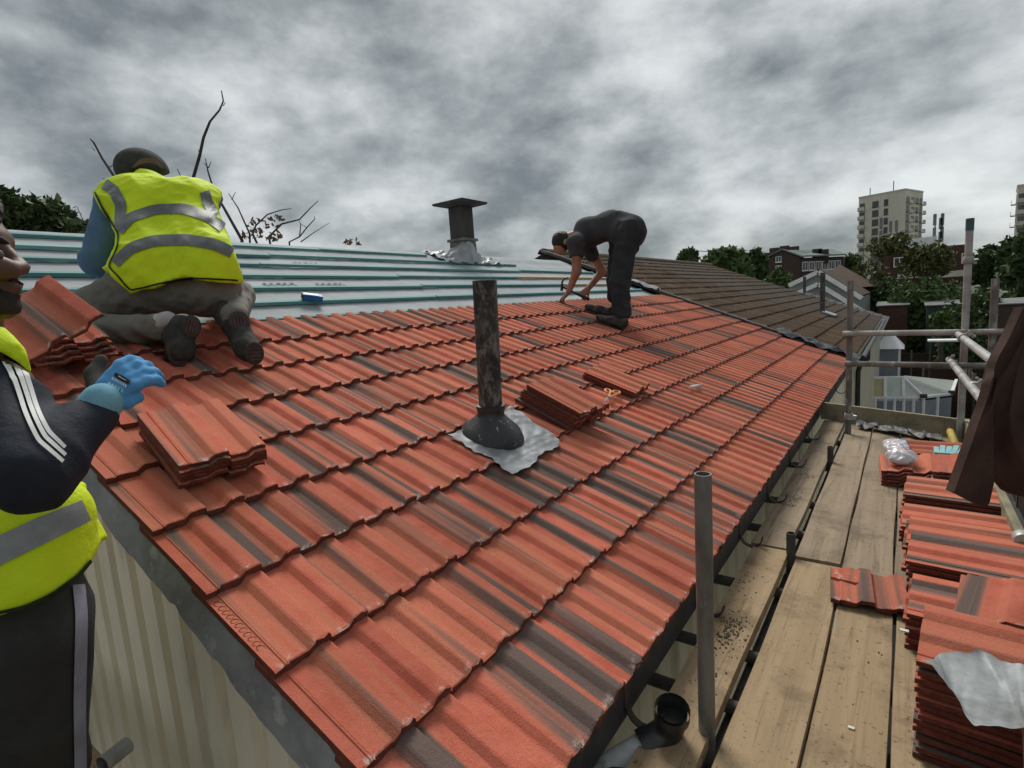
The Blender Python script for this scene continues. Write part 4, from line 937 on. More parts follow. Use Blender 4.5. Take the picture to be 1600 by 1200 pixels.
mb.prism([pv+s2*.012, pv-s2*.012, e_-s2*.003, e_+s2*.003], NR*.006); mb.tube([pv-NR*.008, pv+NR*.014], .009, 8); mb.build('blade', mat('steel_blade', (.45, .45, .46), rough=.35, metal=.8), sn, org=wloc(sn))
mk = thing('marker_pen', 'white marker pen lying on the red tiles', 'pen', tuple(roofpx(1085, 604, .03)))
a, b_ = roofpx(1078, 605, .035), roofpx(1095, 602, .035); mb = MB(); mb.tube([a, a+(b_-a)*.7], .013, 10); mb.build('barrel', mat('white_plastic', (.78, .78, .76), rough=.4), mk, 50, org=wloc(mk))
mb = MB(); mb.tube([a+(b_-a)*.7, a+(b_-a)*.72, b_], [.0135, .0145, .0125], 10); mb.build('cap', mat('grey_plastic_cap', (.5, .5, .49), rough=.4), mk, 50, org=wloc(mk))
bc = roofpx(489, 468, .0); bx = thing('nail_box', 'blue and white box of nails resting against a teal batten', 'box', tuple(bc))
Mb = frame(bc+NR*-.015, RMAT@Matrix.Rotation(-.45, 3, 'Z'))
MB().box((-.075, 0, 0), (.075, .07, .045), Mb, .003).build('carton', mat('blue_carton', (.03, .13, .38), (.025, .10, .3), 20, rough=.45), bx, org=bc)
MB().box((-.065, .008, .0455), (.045, .062, .0475), Mb).build('label', mat('white_print', (.62, .66, .70), (.45, .52, .6), 30, rough=.5), bx, org=bc)
MB().box((-.079, -.002, .004), (-.0755, .072, .048), Mb).build('end_flap', mat('black_print', (.03, .03, .035), rough=.5), bx, org=bc)

# ------------------------------------------------------------------ things on the platform
def flat(x, y, z, yaw=0, roll=0, pitch=0):
    """tile frame lying flat: yaw 0 -> length runs towards -X, across runs +Y"""
    base = Matrix(((0, -1, 0), (1, 0, 0), (0, 0, 1))); return frame((x, y, z), Matrix.Rotation(yaw, 3, 'Z')@base@Matrix.Rotation(pitch, 3, 'X')@Matrix.Rotation(roll, 3, 'Y'))
def stack(x, y, n, where, yaw=0.0, z0=PZ, step=.0245, jit=.008, lean=0.0):
    for i in range(n):
        z = z0+.020+step*(n-1-i); loose(flat(x+random.uniform(-jit, jit)+lean*(n-1-i), y+random.uniform(-jit, jit), z, yaw+random.uniform(-.015, .015)), olabel(i, n, where), 'tiles stacked on the scaffold')
# x = lower end (right), y = near side of tile
stack(.36, 4.63, 5, 'the far stack under the clear bag', .06)
def estack(x, y, n, where, yaw=0.0):           # end-on: length along +Y, across along +X
    for i in range(n):
        z = PZ+.018+.022*(n-1-i); loose(flat(x+random.uniform(-.006, .006), y+random.uniform(-.008, .008), z, -math.pi/2+yaw+random.uniform(-.02, .02)), olabel(i, n, where), 'tiles stacked on the scaffold')
estack(-.065, 4.12, 5, 'the end-on stack left of the brown coat', .05); estack(.185, 4.05, 7, 'the end-on stack behind the brown coat', -.02)
stack(.425, 3.58, 6, 'the stack below the coat hem', -.05)
stack(.43, 3.17, 5, 'the second stack below the brown coat', -.05, jit=.012)
stack(.45, 2.63, 7, 'the middle stack on the platform', -.08)
stack(.44, 2.90, 6, 'the stack directly behind the middle stack', -.06)
stack(.445, 2.24, 6, 'the stack right of the broken tile', -.07)
stack(.47, 1.70, 12, 'the stack under the lead sheet', -.07, jit=.006)
loose(flat(.17, 1.98, PZ+.30, -math.pi/2-.16, 0, -.10), 'red tile with a grey streak laid crossways above the tall front stack')
loose(flat(.235, 1.15, PZ+.27, -math.pi/2-.1), 'red tile at the bottom right corner, nearest the camera')
for i in range(8): loose(flat(.24+.01*math.sin(i), 1.16, PZ+.245-.03*i, -math.pi/2-.1), olabel(i, 8, 'the pile in the bottom right corner'), 'tiles stacked on the scaffold')
for i in range(8): loose(flat(.17+.008*math.sin(i*2), 1.99, PZ+.245-.03*i, -math.pi/2-.12), olabel(i, 8, 'the pile beside the toe board'), 'tiles stacked on the scaffold')
# broken tile and its fragment on the boards
bt = tile_mesh('broken_tile', L=.27, seed=77, jag=.003, W=.235); bt.materials.append(T_RED); bt.materials.append(T_CUT)
o = bpy.data.objects.new('broken_tile', bt); COL.objects.link(o); M = flat(-.185, 2.42, PZ+.04, -math.pi/2+.10, .05, .03); o.location, o.rotation_euler = M.to_translation(), M.to_euler()
tag(o, 'broken half tile lying flat on the boards beside the stacks', 'tile')
mb = MB(); c_ = hz(1327, 905, PZ+.03); ply = [c_+np.array(q) for q in ((-.065, -.055, 0), (.03, -.065, .0), (.07, -.02, .006), (.055, .03, .01), (0, .055, .008), (-.05, .03, 0))]
mb.prism(ply, (0, 0, .022)); tag(mb.build('tile_fragment', [T_RED], None, org=c_), 'rounded fragment of red tile beside the broken half tile', 'tile fragment')
# crumpled lead sheet on the tall stack
def drape(c, ux, uy, nx, ny, zf, m, name, smooth_=60, parent=None):
    P = [[np.array(c)+np.array(ux)*(i/nx)+np.array(uy)*(j/ny)+np.array([0, 0, zf(i/nx, j/ny)]) for j in range(ny+1)] for i in range(nx+1)]
    mb = MB(); mb.grid(P); return mb.build(name, m, parent, smooth_, org=c)
zl = PZ+.335; l0, l1, l2 = hz(1428, 1030, zl), hz(1535, 1125, zl), hz(1520, 1005, zl)
P = []; r_ = np.random.default_rng(9)
for i in range(45):
    row = []
    for j in range(25):
        u, v = i/44, j/24; p = l0+(l1-l0)*u*1.12+(l2-l0)*v*(1+.2*math.sin(u*3))
        ed = math.sin(v*3.14)
        p = p+np.array([.012*math.sin(v*9+u*5), .014*math.sin(u*13), .010*math.sin(u*6+v*4)+.005*math.sin(v*11+u*7)+.018*(1-ed)**2-.02+.0012*math.sin(u*41+v*37)]); row.append(p)
    P.append(row)
tag(MB().grid(P).build('lead_sheet', mat('pale_lead_sheet', (.36, .385, .39), (.17, .175, .17), 4.5, rough=.55, bmp=.4, bscale=16, metal=.1, c3=(.13, .13, .12), s3=3.5), None, 60, org=l0), 'crumpled pale grey lead sheet lying on the tall front tile stack', 'lead sheet')
# clear bag of nails
bgc = hz(1403, 712, PZ+.16); bag = thing('plastic_bag', 'clear plastic bag of nails lying on the far tile stack', 'bag', tuple(bgc))
bf = wrinkle(smooth([ell(bgc+np.array([.02, -.05, .01]), np.eye(3), (.085, .09, .05)), ell(bgc+np.array([-.02, .09, .05]), np.eye(3), (.07, .12, .028))], .05), .010, 60, 3)
mbag, t, b = node_mat('clear_film'); b.inputs['Base Color'].default_value = (.80, .80, .84, 1); b.inputs['Roughness'].default_value = .18; b.inputs['Alpha'].default_value = .55; b.inputs['Specular IOR Level'].default_value = .8
sdfmesh('film', bf, .008, mbag, bag); sdfmesh('contents', wrinkle(ell(bgc+np.array([.02, -.06, -.005]), np.eye(3), (.07, .07, .036)), .006, 160, 4), .006, mat('bright_nails', (.42, .43, .46), (.25, .25, .27), 90, rough=.35, metal=.5), bag)
ribbon('label', bf, [[1408, 690], [1421, 700]], 9, mat('white_label', (.75, .76, .8), (.2, .22, .4), 40, rough=.5), bag, .004, 6, 4)
# teal batten offcuts, gilt tube, black sheet
for i, (dx, l_) in enumerate(((0, .16), (.038, .2), (.076, .17), (.114, .19), (.152, .15))):
    p = hz(1464, 712, PZ+.13)+np.array([dx*.72, 0, 0]); mb = MB(); mb.bar(p, p+np.array([.01*i, l_, .004*i]), .028, .045); o = mb.build('batten_offcut', mat('pale_teal_batten', (.28, .52, .53), (.2, .43, .45), 14, rough=.7), None, org=p); tag(o, ['leftmost', 'second', 'middle', 'fourth', 'rightmost'][i]+' pale teal batten offcut beside the clear bag', 'batten', 'batten offcuts on the scaffold')
a, b_ = hz(1493, 696, PZ+.07), hz(1484, 672, PZ+.09); gt = thing('sealant_tube', 'yellow sealant tube leaning against the end toe board', 'tube', tuple(a))
mb = MB(); mb.tube([a, a+(b_-a)*.9], .026, 14); mb.build('barrel', mat('gilt_plastic', (.55, .40, .06), (.45, .32, .05), 20, rough=.35), gt, 50, org=a)
mb = MB(); mb.tube([a+(b_-a)*.9, b_, b_+(b_-a)*.2], [.026, .012, .007], 12); mb.build('nozzle', mat('dark_nozzle', (.06, .06, .06), rough=.4), gt, 50, org=a)
e0, e1 = hz(1338, 664, PZ+.02), hz(1478, 688, PZ+.02)
P = [[e0+(e1-e0)*(i/40)+np.array([.02*math.sin(i*.9), (j/7-.5)*.17*(1+.4*math.sin(i*.45)), .022*abs(math.sin(i*.55+j*.5))+.012*math.sin(j*1.9+i*.8)+.008]) for j in range(8)] for i in range(41)]
tag(MB().grid(P).build('black_sheet', mat('black_membrane_offcut', (.045, .045, .045), (.10, .10, .095), 7, rough=.5, bmp=.3), None, 60, org=e0), 'crumpled black sheet lying along the end toe board', 'sheet')
for q, s_ in (((1330, 1138), .008), ((1413, 986), .012)):
    p = hz(*q, PZ+.004 if s_ < .01 else PZ+.165); tag(MB().box((p[0]-s_, p[1]-s_*.6, p[2]), (p[0]+s_, p[1]+s_*.6, p[2]+.004)).build('paper_scrap', mat('white_scrap', (.7, .68, .62), rough=.8), None, org=p), 'tiny white scrap lying on the tan boards' if s_ < .01 else 'small pale scrap lying on the stack right of the broken tile', 'scrap')
# brown coat hung over the guard rail
ct = thing('brown_coat', 'dark brown coat hanging over the guard rail by the tile stacks', 'coat', tuple(J(1560, 620, 2.9)))
BROWN = mat('dark_brown_cloth', (.066, .034, .025), (.045, .024, .018), 9, rough=.9, bmp=.3, bscale=26, bd=.015)
P = []; nu, nv = 90, 46
for i in range(nu+1):
    u = i/nu; row = []
    for j in range(nv+1):
        v = j/nv; L_ = np.interp(v, [0, .28, .6, 1], [1600, 1562, 1528, 1491]); x = L_+(1700-L_)*u; hem_ = np.interp(x, [1485, 1500, 1538, 1546, 1556, 1578, 1590, 1700], [766, 772, 792, 788, 742, 768, 774, 800]); y = 478+(hem_-478)*v
        f_ = u*(7-2*v)+.9*math.sin(v*2.3+u*3); fold = .040*(abs(math.sin(f_*1.3))**.8)+.007*math.sin(f_*5.3+v*6)+.005*math.sin(v*15+u*21+2*math.sin(u*9))+.05*u
        row.append(J(x, y, 1.70+(1-v)*.0+fold*(.45+.55*v)+(.05 if x > 1552 else 0)))
    P.append(row)
bk = [[p-RC@np.array([0, 0, -.035]) for p in r_] for r_ in P]
mb = MB(); mb.grid(P); mb.grid(bk)
rim = P[0]+[r_[-1] for r_ in P]; rimb = bk[0]+[r_[-1] for r_ in bk]; mb.grid([rim, rimb]); mb.build('cloth', BROWN, ct, 60, org=wloc(ct))
# rainwater pipe with black elbow lying on the inner board
pa, pb2 = J(925, 1215, 1.62), J(1018, 1160, 1.64); ch_ = thing('rainwater_pipe', 'pale grey rainwater pipe with black elbow lying on the inner board', 'pipe', tuple(pb2))
mb = MB(); mb.tube([pa, pb2], .040, 20); mb.build('pipe', mat('pale_grey_pvc', (.55, .57, .58), (.46, .48, .49), 8, rough=.4, c3=(.3, .29, .27), s3=14), ch_, 50, org=pb2)
pdv = _n(pb2-pa); upv = _n(J(1052, 1105, 1.60)-J(1048, 1150, 1.66)); el_ = [pb2-pdv*.03, pb2+pdv*.02, pb2+pdv*.045+upv*.008, pb2+pdv*.062+upv*.028, pb2+pdv*.066+upv*.055, pb2+pdv*.066+upv*.105]
BPV = mat('black_pvc', (.018, .018, .019), (.03, .03, .03), 10, rough=.35, spec=.5)
mb = MB(); mb.tube(el_, [.046, .046, .044, .043, .043, .043], 20, cap=False); mb.tube([el_[0], el_[0]+pdv*.03], .05, 20); mb.tube([el_[-1]-upv*.035, el_[-1]], .051, 20, cap=False); mb.tube([el_[-1], el_[-1]-upv*.06], .043, 20, cap=False); mb.tube([el_[-1]-upv*.06, el_[-1]-upv*.061], .043, 20); mb.build('elbow', BPV, ch_, 50, org=pb2)
# stub of the gable scaffold
stube('transom', J(160, 1195, 1.55), J(200, 1163, 1.62), STEEL_L)
# ------------------------------------------------------------------ ground and gardens
mg, t, b = node_mat('garden_ground'); v = obj_vec(t, (1, 1, 1), False)
col = mixc(t, bw(t, noise(t, v, .35, 6, .6), .42, .58), (.045, .06, .025), (.085, .075, .06)); col = mixc(t, bw(t, noise(t, v, .12, 4, .5), .55, .62), col, (.13, .12, .11))
t.links.new(col, b.inputs['Base Color']); b.inputs['Roughness'].default_value = .95; bump(t, b, noise(t, v, 3, 5), .5, .1)
tag(MB().add([(-900, -300, 0), (900, -300, 0), (900, 1500, 0), (-900, 1500, 0)], [(0, 1, 2, 3)]).build('ground', mg), kind='structure')
tag(MB().box((-.78, -2, .004), (3.2, 40, .02)).build('garden_path', mat('dark_paving', (.10, .095, .09), (.07, .066, .062), 1.2, rough=.9)), kind='structure')
# ------------------------------------------------------------------ foliage
LEAFS = {}
def leafmat(name, a, b_):
    if name in LEAFS: return LEAFS[name]
    m, t, b = node_mat(name); v = obj_vec(t, (1, 1, 1), True)
    t.links.new(mixc(t, bw(t, noise(t, v, .9, 4, .6), .35, .65), a, b_), b.inputs['Base Color']); b.inputs['Roughness'].default_value = .65; b.inputs['Specular IOR Level'].default_value = .25
    LEAFS[name] = m; return m
BARK = mat('grey_brown_bark', (.085, .07, .055), (.055, .046, .038), 5, rough=.95, bmp=.5)
def leaf_cloud(blobs, n, size, seed):
    """blobs: (centre, radii); leaf clumps spread through the volume, denser near the skin"""
    r = np.random.default_rng(seed); w = np.array([np.prod(b_[1])**.66 for b_ in blobs]); w /= w.sum(); V = []; Fc = []; k = 0
    for (c, rad), wi in zip(blobs, w):
        m_ = int(n*wi); d = r.normal(size=(m_, 3)); d /= np.linalg.norm(d, axis=1)[:, None]; q = r.uniform(.25, 1, m_)**.45
        q *= 1+.22*np.sin(d[:, 0]*7+c[0]*3)*np.sin(d[:, 1]*6+c[1])*np.sin(d[:, 2]*8+1)+r.normal(0, .05, m_); p = np.array(c)+d*q[:, None]*np.array(rad)
        for i in range(m_):
            s = size*r.uniform(.5, 1.4); a = r.normal(size=3); a /= np.linalg.norm(a); e = np.cross(a, r.normal(size=3)); e /= np.linalg.norm(e)
            V += [p[i]-a*s, p[i]+e*s*.45, p[i]+a*s, p[i]-e*s*.45]; Fc.append((k, k+1, k+2, k+3)); k += 4
    me = bpy.data.meshes.new('crown'); me.from_pydata([tuple(x) for x in V], [], Fc); me.update(); return me
def tree(name, label, base, H, blobs, n, size, lm, seed, trunk_r=.18, group=None, cat='tree'):
    base = np.array(base, float); t_ = thing(name, label, cat, tuple(base), group); top = base+np.array([0, 0, H])
    mb = MB(); mb.tube([base, base+(top-base)*.35+np.array([.1, 0, 0]), base+(top-base)*.6, base+(top-base)*.88], [trunk_r, trunk_r*.75, trunk_r*.5, trunk_r*.15], 8)
    for c, rad in blobs[:9]:
        st = base+(top-base)*random.uniform(.3, .6); mb.tube([st, (st+np.array(c))/2+np.array([0, 0, .2]), np.array(c)], [trunk_r*.4, trunk_r*.25, trunk_r*.08], 6)
    mb.build('trunk', BARK, t_, 60, org=base)
    me = leaf_cloud(blobs, n, size, seed); me.transform(Matrix.Translation(-Vector(base))); link('crown', me, lm, t_); return t_
def pxblob(x0, y0, x1, y1, Y, deep=.8, n=9, seed=0, fill=.52):
    """crown blobs filling a photo box at distance Y"""
    r = random.Random(seed); B = []
    if x0 < 0: a, b_ = J(x0, y1, Y), J(x1, y0, Y); c = (a+b_)/2; w, h = (x1-x0)*Y/F, (y1-y0)*Y/F      # far left: Y is the depth
    else: a, b_ = hy(x0, y1, Y), hy(x1, y0, Y); w, h = abs(b_[0]-a[0]), abs(b_[2]-a[2]); c = (a+b_)/2
    for i in range(n):
        an = 2*math.pi*i/n; q = r.uniform(.3, .62) if i else 0
        B.append((c+np.array([math.cos(an)*q*w*.5, r.uniform(-.4, .4)*w*deep, math.sin(an)*q*h*.5]), (w*fill*r.uniform(.42, .6), w*fill*.55*deep, h*fill*r.uniform(.42, .62))))
    return B, c, w, h
DKG = leafmat('dark_green_leaves', (.058, .09, .034), (.085, .125, .048)); MDG = leafmat('mid_green_leaves', (.075, .12, .04), (.11, .165, .055)); BRG = leafmat('bright_green_leaves', (.10, .16, .04), (.075, .125, .034)); OLG = leafmat('olive_leaves', (.115, .12, .04), (.09, .10, .034))
TR = [ # name, label, box, Y, leaves, size, material
 ('leafy_tree', 'rounded green tree rising behind the old brown roof', (1098, 383, 1178, 452), 46, 5200, .34, MDG),
 ('dark_tree', 'dark narrow tree between the rounded green tree and the brown flats', (1160, 390, 1205, 450), 50, 2600, .34, DKG),
 ('small_tree', 'small dark conifer peeping over the ridge of the old roof', (1058, 386, 1092, 425), 40, 1500, .25, DKG),
 ('bush', 'bushy green shrub below the brown gabled flats', (1195, 422, 1240, 462), 44, 1800, .28, MDG),
 ('big_tree', 'big dark tree at the right edge under the second tower', (1562, 352, 1660, 480), 60, 9000, .42, DKG),
 ('dark_tree', 'dark tree standing behind the tallest scaffold pole', (1512, 384, 1580, 452), 66, 4200, .42, DKG),
 ('leafy_tree', 'green tree between the brown flats and the cream tower', (1316, 396, 1350, 448), 100, 1500, .5, MDG),
 ('round_shrub', 'bright green round shrub growing among the dark fences', (1450, 484, 1492, 514), 40, 2600, .16, BRG),
 ('left_tree', 'leafy dark tree beyond the ridge behind the front worker', (-40, 305, 138, 400), 24, 9000, .22, DKG),
]
for i, (nm, lb, bx_, Y, n, s, lm) in enumerate(TR):
    B, c, w, h = pxblob(*bx_, Y, seed=i); tree(nm.replace('left_', 'leafy_'), lb, (c[0], c[1], 0), c[2]+h*.4, B, n, s, lm, i, cat='shrub' if 'shrub' in nm or nm == 'bush' else 'tree')
# willow-like sparse tree before the brick building
B, c, w, h = pxblob(1402, 376, 1502, 440, 62, seed=31, n=11); tree('weeping_tree', 'sparse olive tree hanging in front of the brown brick building', (c[0], c[1], 0), c[2]+h*.3, B, 1500, .26, OLG, 31, .22)
bt_ = thing('bare_tree', 'pale trunked thin tree before the left end of the brick building', 'tree', tuple(hz(1371, 470, 0)*np.array([1, 1, 0])+np.array([0, 0, 0])))
a = hy(1371, 450, 58); mb = MB(); a0 = a.copy(); a0[2] = 0; mb.tube([a0, a, hy(1373, 400, 58)], [.2, .16, .11], 8)
for q in ((1350, 372), (1362, 368), (1384, 378), (1395, 385), (1345, 395), (1402, 372)): mb.tube([hy(1372, 410, 58), hy((1372+q[0])/2+random.uniform(-4, 4), (410+q[1])/2, 58.5), hy(*q, 59)], [.08, .05, .015], 6)
bt_.location = a0; mb.build('trunk', mat('pale_bark', (.22, .2, .17), (.15, .135, .115), 4, rough=.9), bt_, 60, org=a0)
me = leaf_cloud([(hy(1385, 383, 58), (1.6, 1.2, 1.0)), (hy(1356, 430, 58), (1.4, 1, 1.3)), (hy(1398, 378, 58), (1.4, 1, .8))], 700, .28, 4); me.transform(Matrix.Translation(-Vector(a0))); link('crown', me, OLG, bt_)
# hedges
def hedge(label, x0, y0, x1, y1, Y, n, size, lm, seed):
    a, b_ = hy(x0, y0, Y), hy(x1, y1, Y); m_ = max(4, int(abs(b_[0]-a[0])/1.2)); B = []; r = random.Random(seed)
    for i in range(m_): t_ = (i+.5)/m_; p = a+(b_-a)*t_; h_ = p[2]*r.uniform(.85, 1.1); B.append((np.array([p[0], Y+r.uniform(-.5, .5), h_*.55]), (1.1, 1.1, h_*.5)))
    c = (a+b_)/2; t_ = thing('hedge', label, 'hedge', (c[0], Y, 0)); me = leaf_cloud(B, n, size, seed); me.transform(Matrix.Translation(-Vector((c[0], Y, 0)))); link('foliage', me, lm, t_)
    mb = MB()
    for bl, rd in B: mb.tube([(bl[0], bl[1], 0), (bl[0]+.1, bl[1], bl[2])], [.07, .03], 6)
    mb.build('stems', BARK, t_, 60, org=(c[0], Y, 0))
hedge('long dark hedge below the brick building', 1338, 446, 1512, 440, 52, 12000, .22, DKG, 61)
hedge('lighter green hedge row in front of the dark hedge', 1395, 452, 1600, 446, 47, 9000, .2, MDG, 62)
hedge('low dark hedge at the right among the garden sheds', 1480, 470, 1640, 462, 42, 6000, .18, DKG, 63)
# ------------------------------------------------------------------ bare branches behind the kneeling worker
def twigs(path, r0, r1): 
    return [tuple(p) for p in path], r0, r1
br = thing('bare_shrub', 'bare branching shrub with a few dry leaves rising beyond the ridge', 'shrub', tuple(J(330, 440, 8.5)*np.array([1, 1, 0])))
TW = mat('dark_twig', (.05, .042, .038), (.075, .06, .05), 20, rough=.9); root = J(345, 400, 8.6)
def br_path(px, r0, r1, dz=8.6):
    P_ = [J(x, y, dz+.15*math.sin(i*1.7+x)) for i, (x, y) in enumerate(px)]; n = len(P_); 
    return P_, [r0+(r1-r0)*i/(n-1) for i in range(n)]
mb = MB()
for px_, r0, r1 in (
    ([(318, 420), (298, 300), (300, 285), (312, 243), (318, 215), (328, 190), (343, 172), (349, 158), (346, 142)], .035, .008), ([(298, 282), (283, 277), (277, 264)], .014, .006), ([(349, 165), (352, 160)], .008, .005), ([(312, 240), (309, 232)], .007, .004),
    ([(200, 430), (185, 300), (178, 275), (160, 248), (146, 222), (141, 217)], .03, .008), ([(170, 262), (176, 258)], .01, .005), ([(176, 276), (166, 282), (160, 278)], .009, .004), ([(148, 235), (143, 230)], .006, .004),
    ([(380, 430), (378, 375), (350, 325), (335, 300), (325, 268), (321, 248)], .03, .006), ([(326, 262), (318, 254)], .008, .004), ([(326, 262), (330, 252)], .008, .004), ([(392, 420), (390, 365), (372, 325), (357, 302)], .02, .005), ([(362, 312), (368, 300)], .007, .004),
    ([(420, 420), (395, 366), (400, 352), (418, 335), (440, 328), (455, 326)], .02, .005), ([(430, 420), (420, 370), (440, 350), (468, 343), (485, 325), (497, 314)], .02, .005), ([(455, 420), (452, 378), (468, 370), (480, 355), (492, 342), (491, 338)], .016, .004), ([(468, 370), (470, 350), (467, 345)], .01, .004), ([(470, 378), (488, 365), (515, 348)], .01, .003), ([(480, 356), (470, 350)], .006, .003),
    ([(330, 420), (130, 345), (120, 322)], .012, .004)):
    P_, rs = br_path(px_, r0, r1); mb.tube(P_, rs, 6)
P_, rs = br_path([(330, 900), (332, 600), (340, 410)], .12, .05); mb.tube(P_, rs, 8); mb.build('branches', TW, br, 60, org=wloc(br))
me = leaf_cloud([(J(404, 352, 8.6), (.16, .16, .12)), (J(432, 346, 8.6), (.13, .13, .12)), (J(395, 366, 8.6), (.25, .15, .08)), (J(430, 370, 8.6), (.2, .15, .06)), (J(548, 379, 8.6), (.14, .1, .06))], 150, .05, 8); me.transform(Matrix.Translation(-Vector(wloc(br)))); link('dry_leaves', me, leafmat('dry_leaves', (.16, .11, .06), (.09, .075, .04)), br)
# ------------------------------------------------------------------ buildings
GLASS = mat('dark_window_glass', (.045, .05, .055), (.08, .085, .09), .3, rough=.12, spec=.7, fine=0)
WHITEP = mat('white_painted_trim', (.80, .81, .81), (.70, .71, .71), 2, rough=.5, fine=.04)
WHITED = mat('white_upvc', (.80, .82, .83), (.70, .72, .73), 3, rough=.35, fine=.03)
BRICK = mat('dull_brown_brick', (.085, .058, .046), (.062, .044, .036), 3, (1, 1, 3), .9, .3, 8, fine=.25)
BRICK2 = mat('red_brown_brick', (.10, .052, .04), (.075, .04, .032), 3, (1, 1, 3), .9, .3, 8, fine=.25)
CREAMC = mat('cream_concrete', (.66, .63, .53), (.58, .55, .46), .12, (1, 1, .3), .85, fine=.06)
CONC = mat('pale_concrete_band', (.60, .58, .52), (.5, .48, .43), .3, rough=.85)
def on_wall(o0, u, wv, z): return np.array([o0[0]+u[0]*wv, o0[1]+u[1]*wv, z])
_wc = {}
def win(parent, o0, u, nrm, a, w, z, h, m=None, proud=.06, frame_=None, sill=True):
    """window on a wall that starts at o0 and runs along u; nrm points outwards; pane is recessed in a frame"""
    key = (round(w, 2), round(h, 2), tuple(np.round(u, 3)), frame_ is None, sill)
    if key not in _wc:
        f = MB(); U = np.array([u[0], u[1], 0]); Nn = np.array([nrm[0], nrm[1], 0]); Z = np.array([0, 0, 1.])
        t_ = min(.09, w*.09)
        for (x0, x1, z0, z1) in ((0, w, 0, t_), (0, w, h-t_, h), (0, t_, t_, h-t_), (w-t_, w, t_, h-t_), (w/2-t_*.4, w/2+t_*.4, t_, h-t_)):
            f.prism([U*x0+Z*z0, U*x1+Z*z0, U*x1+Z*z1, U*x0+Z*z1], Nn*proud)
        if sill: f.prism([U*-.08+Z*-.09, U*(w+.08)+Z*-.09, U*(w+.08), U*-.08], Nn*(proud+.1))
        g = MB(); g.prism([U*t_+Z*t_, U*(w-t_)+Z*t_, U*(w-t_)+Z*(h-t_), U*t_+Z*(h-t_)], Nn*proud*.4)
        fm, gm = f.mesh('window'), g.mesh('pane'); fm.materials.append(frame_ or WHITEP); gm.materials.append(m or GLASS); _wc[key] = (fm, gm)
    fm, gm = _wc[key]; p = on_wall(o0, u, a, z)+np.array([nrm[0], nrm[1], 0])*.01
    o = bpy.data.objects.new('window', fm); COL.objects.link(o); o.parent = parent; o.location = Vector(p)-wloc(parent)
    q = bpy.data.objects.new('pane', gm); COL.objects.link(q); q.parent = o; return o
DKFR = mat('dark_frame', (.07, .055, .05), rough=.6)
def tower(name, label, px_, ptop, Y, LL, LR, dl, dr, floors, fh, cols_l, cols_r, bal_l, bal_r):
    c = hy(px_, ptop, Y); H = c[2]; o0 = np.array([c[0], c[1]]); dl, dr = np.array(dl), np.array(dr); th = thing(name, label, 'tower block', (c[0], c[1], 0))
    L, R2 = o0+dl*LL, o0+dr*LR; Bk = L+dr*LR; mb = MB(); mb.prism([(*o0, 0), (*R2, 0), (*Bk, 0), (*L, 0)], (0, 0, H)); wl = mb.build('wall', CREAMC, th, org=(*o0, 0))
    mb = MB(); cen = (o0+Bk)/2; mb.prism([(*(cen+(p-cen)*1.015), H) for p in (o0, R2, Bk, L)], (0, 0, .5)); mb.build('parapet', CONC, th, org=(*o0, 0))
    nl, nrr = -dr, -dl
    for f in range(floors):
        z = H-1.2-fh*(f+1)+.4
        for a, w in cols_l: win(th, o0, dl, nl, a, w, z, fh*.68, frame_=DKFR)
        for a, w in cols_r: win(th, o0, dr, nrr, a, w, z, fh*.62, frame_=DKFR)
        for (oo, u, nn, a, w) in [(o0, dl, nl, a, w) for a, w in bal_l]+[(o0, dr, nrr, a, w) for a, w in bal_r]:
            p = on_wall(oo, u, a, z-.5); mb = MB(); U = np.array([*u, 0]); Nn = np.array([*nn, 0]); mb.prism([p, p+U*w, p+U*w+Nn*1.1, p+Nn*1.1], (0, 0, .18)); mb.prism([p+Nn*1.0, p+U*w+Nn*1.0, p+U*w+Nn*1.1, p+Nn*1.1], (0, 0, 1.15)); mb.build('balcony', CONC, th, org=p)
            win(th, oo, u, nn, a+.25, w-.5, z, fh*.66, frame_=DKFR)
    return th, o0, H
tw, o0, HH = tower('tower_block', 'tall cream tower block with many balconies on the skyline', 1414.6, 297, 205, 12.6, 13, (-.94, .34), (.34, .94), 14, 2.72,
    [(7.0, 1.7), (4.4, 1.1)], [(4.6, 2.0), (7.6, 2.0)], [(10.6, 1.9)], [(.7, 2.6), (10.4, 2.2)])
for i, (dx, h_) in enumerate(((-3, 4), (-9, 3))):
    mb = MB(); p = np.array([o0[0]+dx, o0[1]+6, HH]); mb.tube([p, p+np.array([0, 0, h_])], .12, 6); mb.build('aerial', DKTUBE, tw, org=p)
tower('tower_block', 'cream tower block cut off by the right edge of the picture', 1590, 292, 188, 14, 12, (.97, .2), (.10, .99), 13, 2.75, [(4.5, 1.8), (8, 1.8)], [], [(.1, 2.4)], [(2, 2.4)])
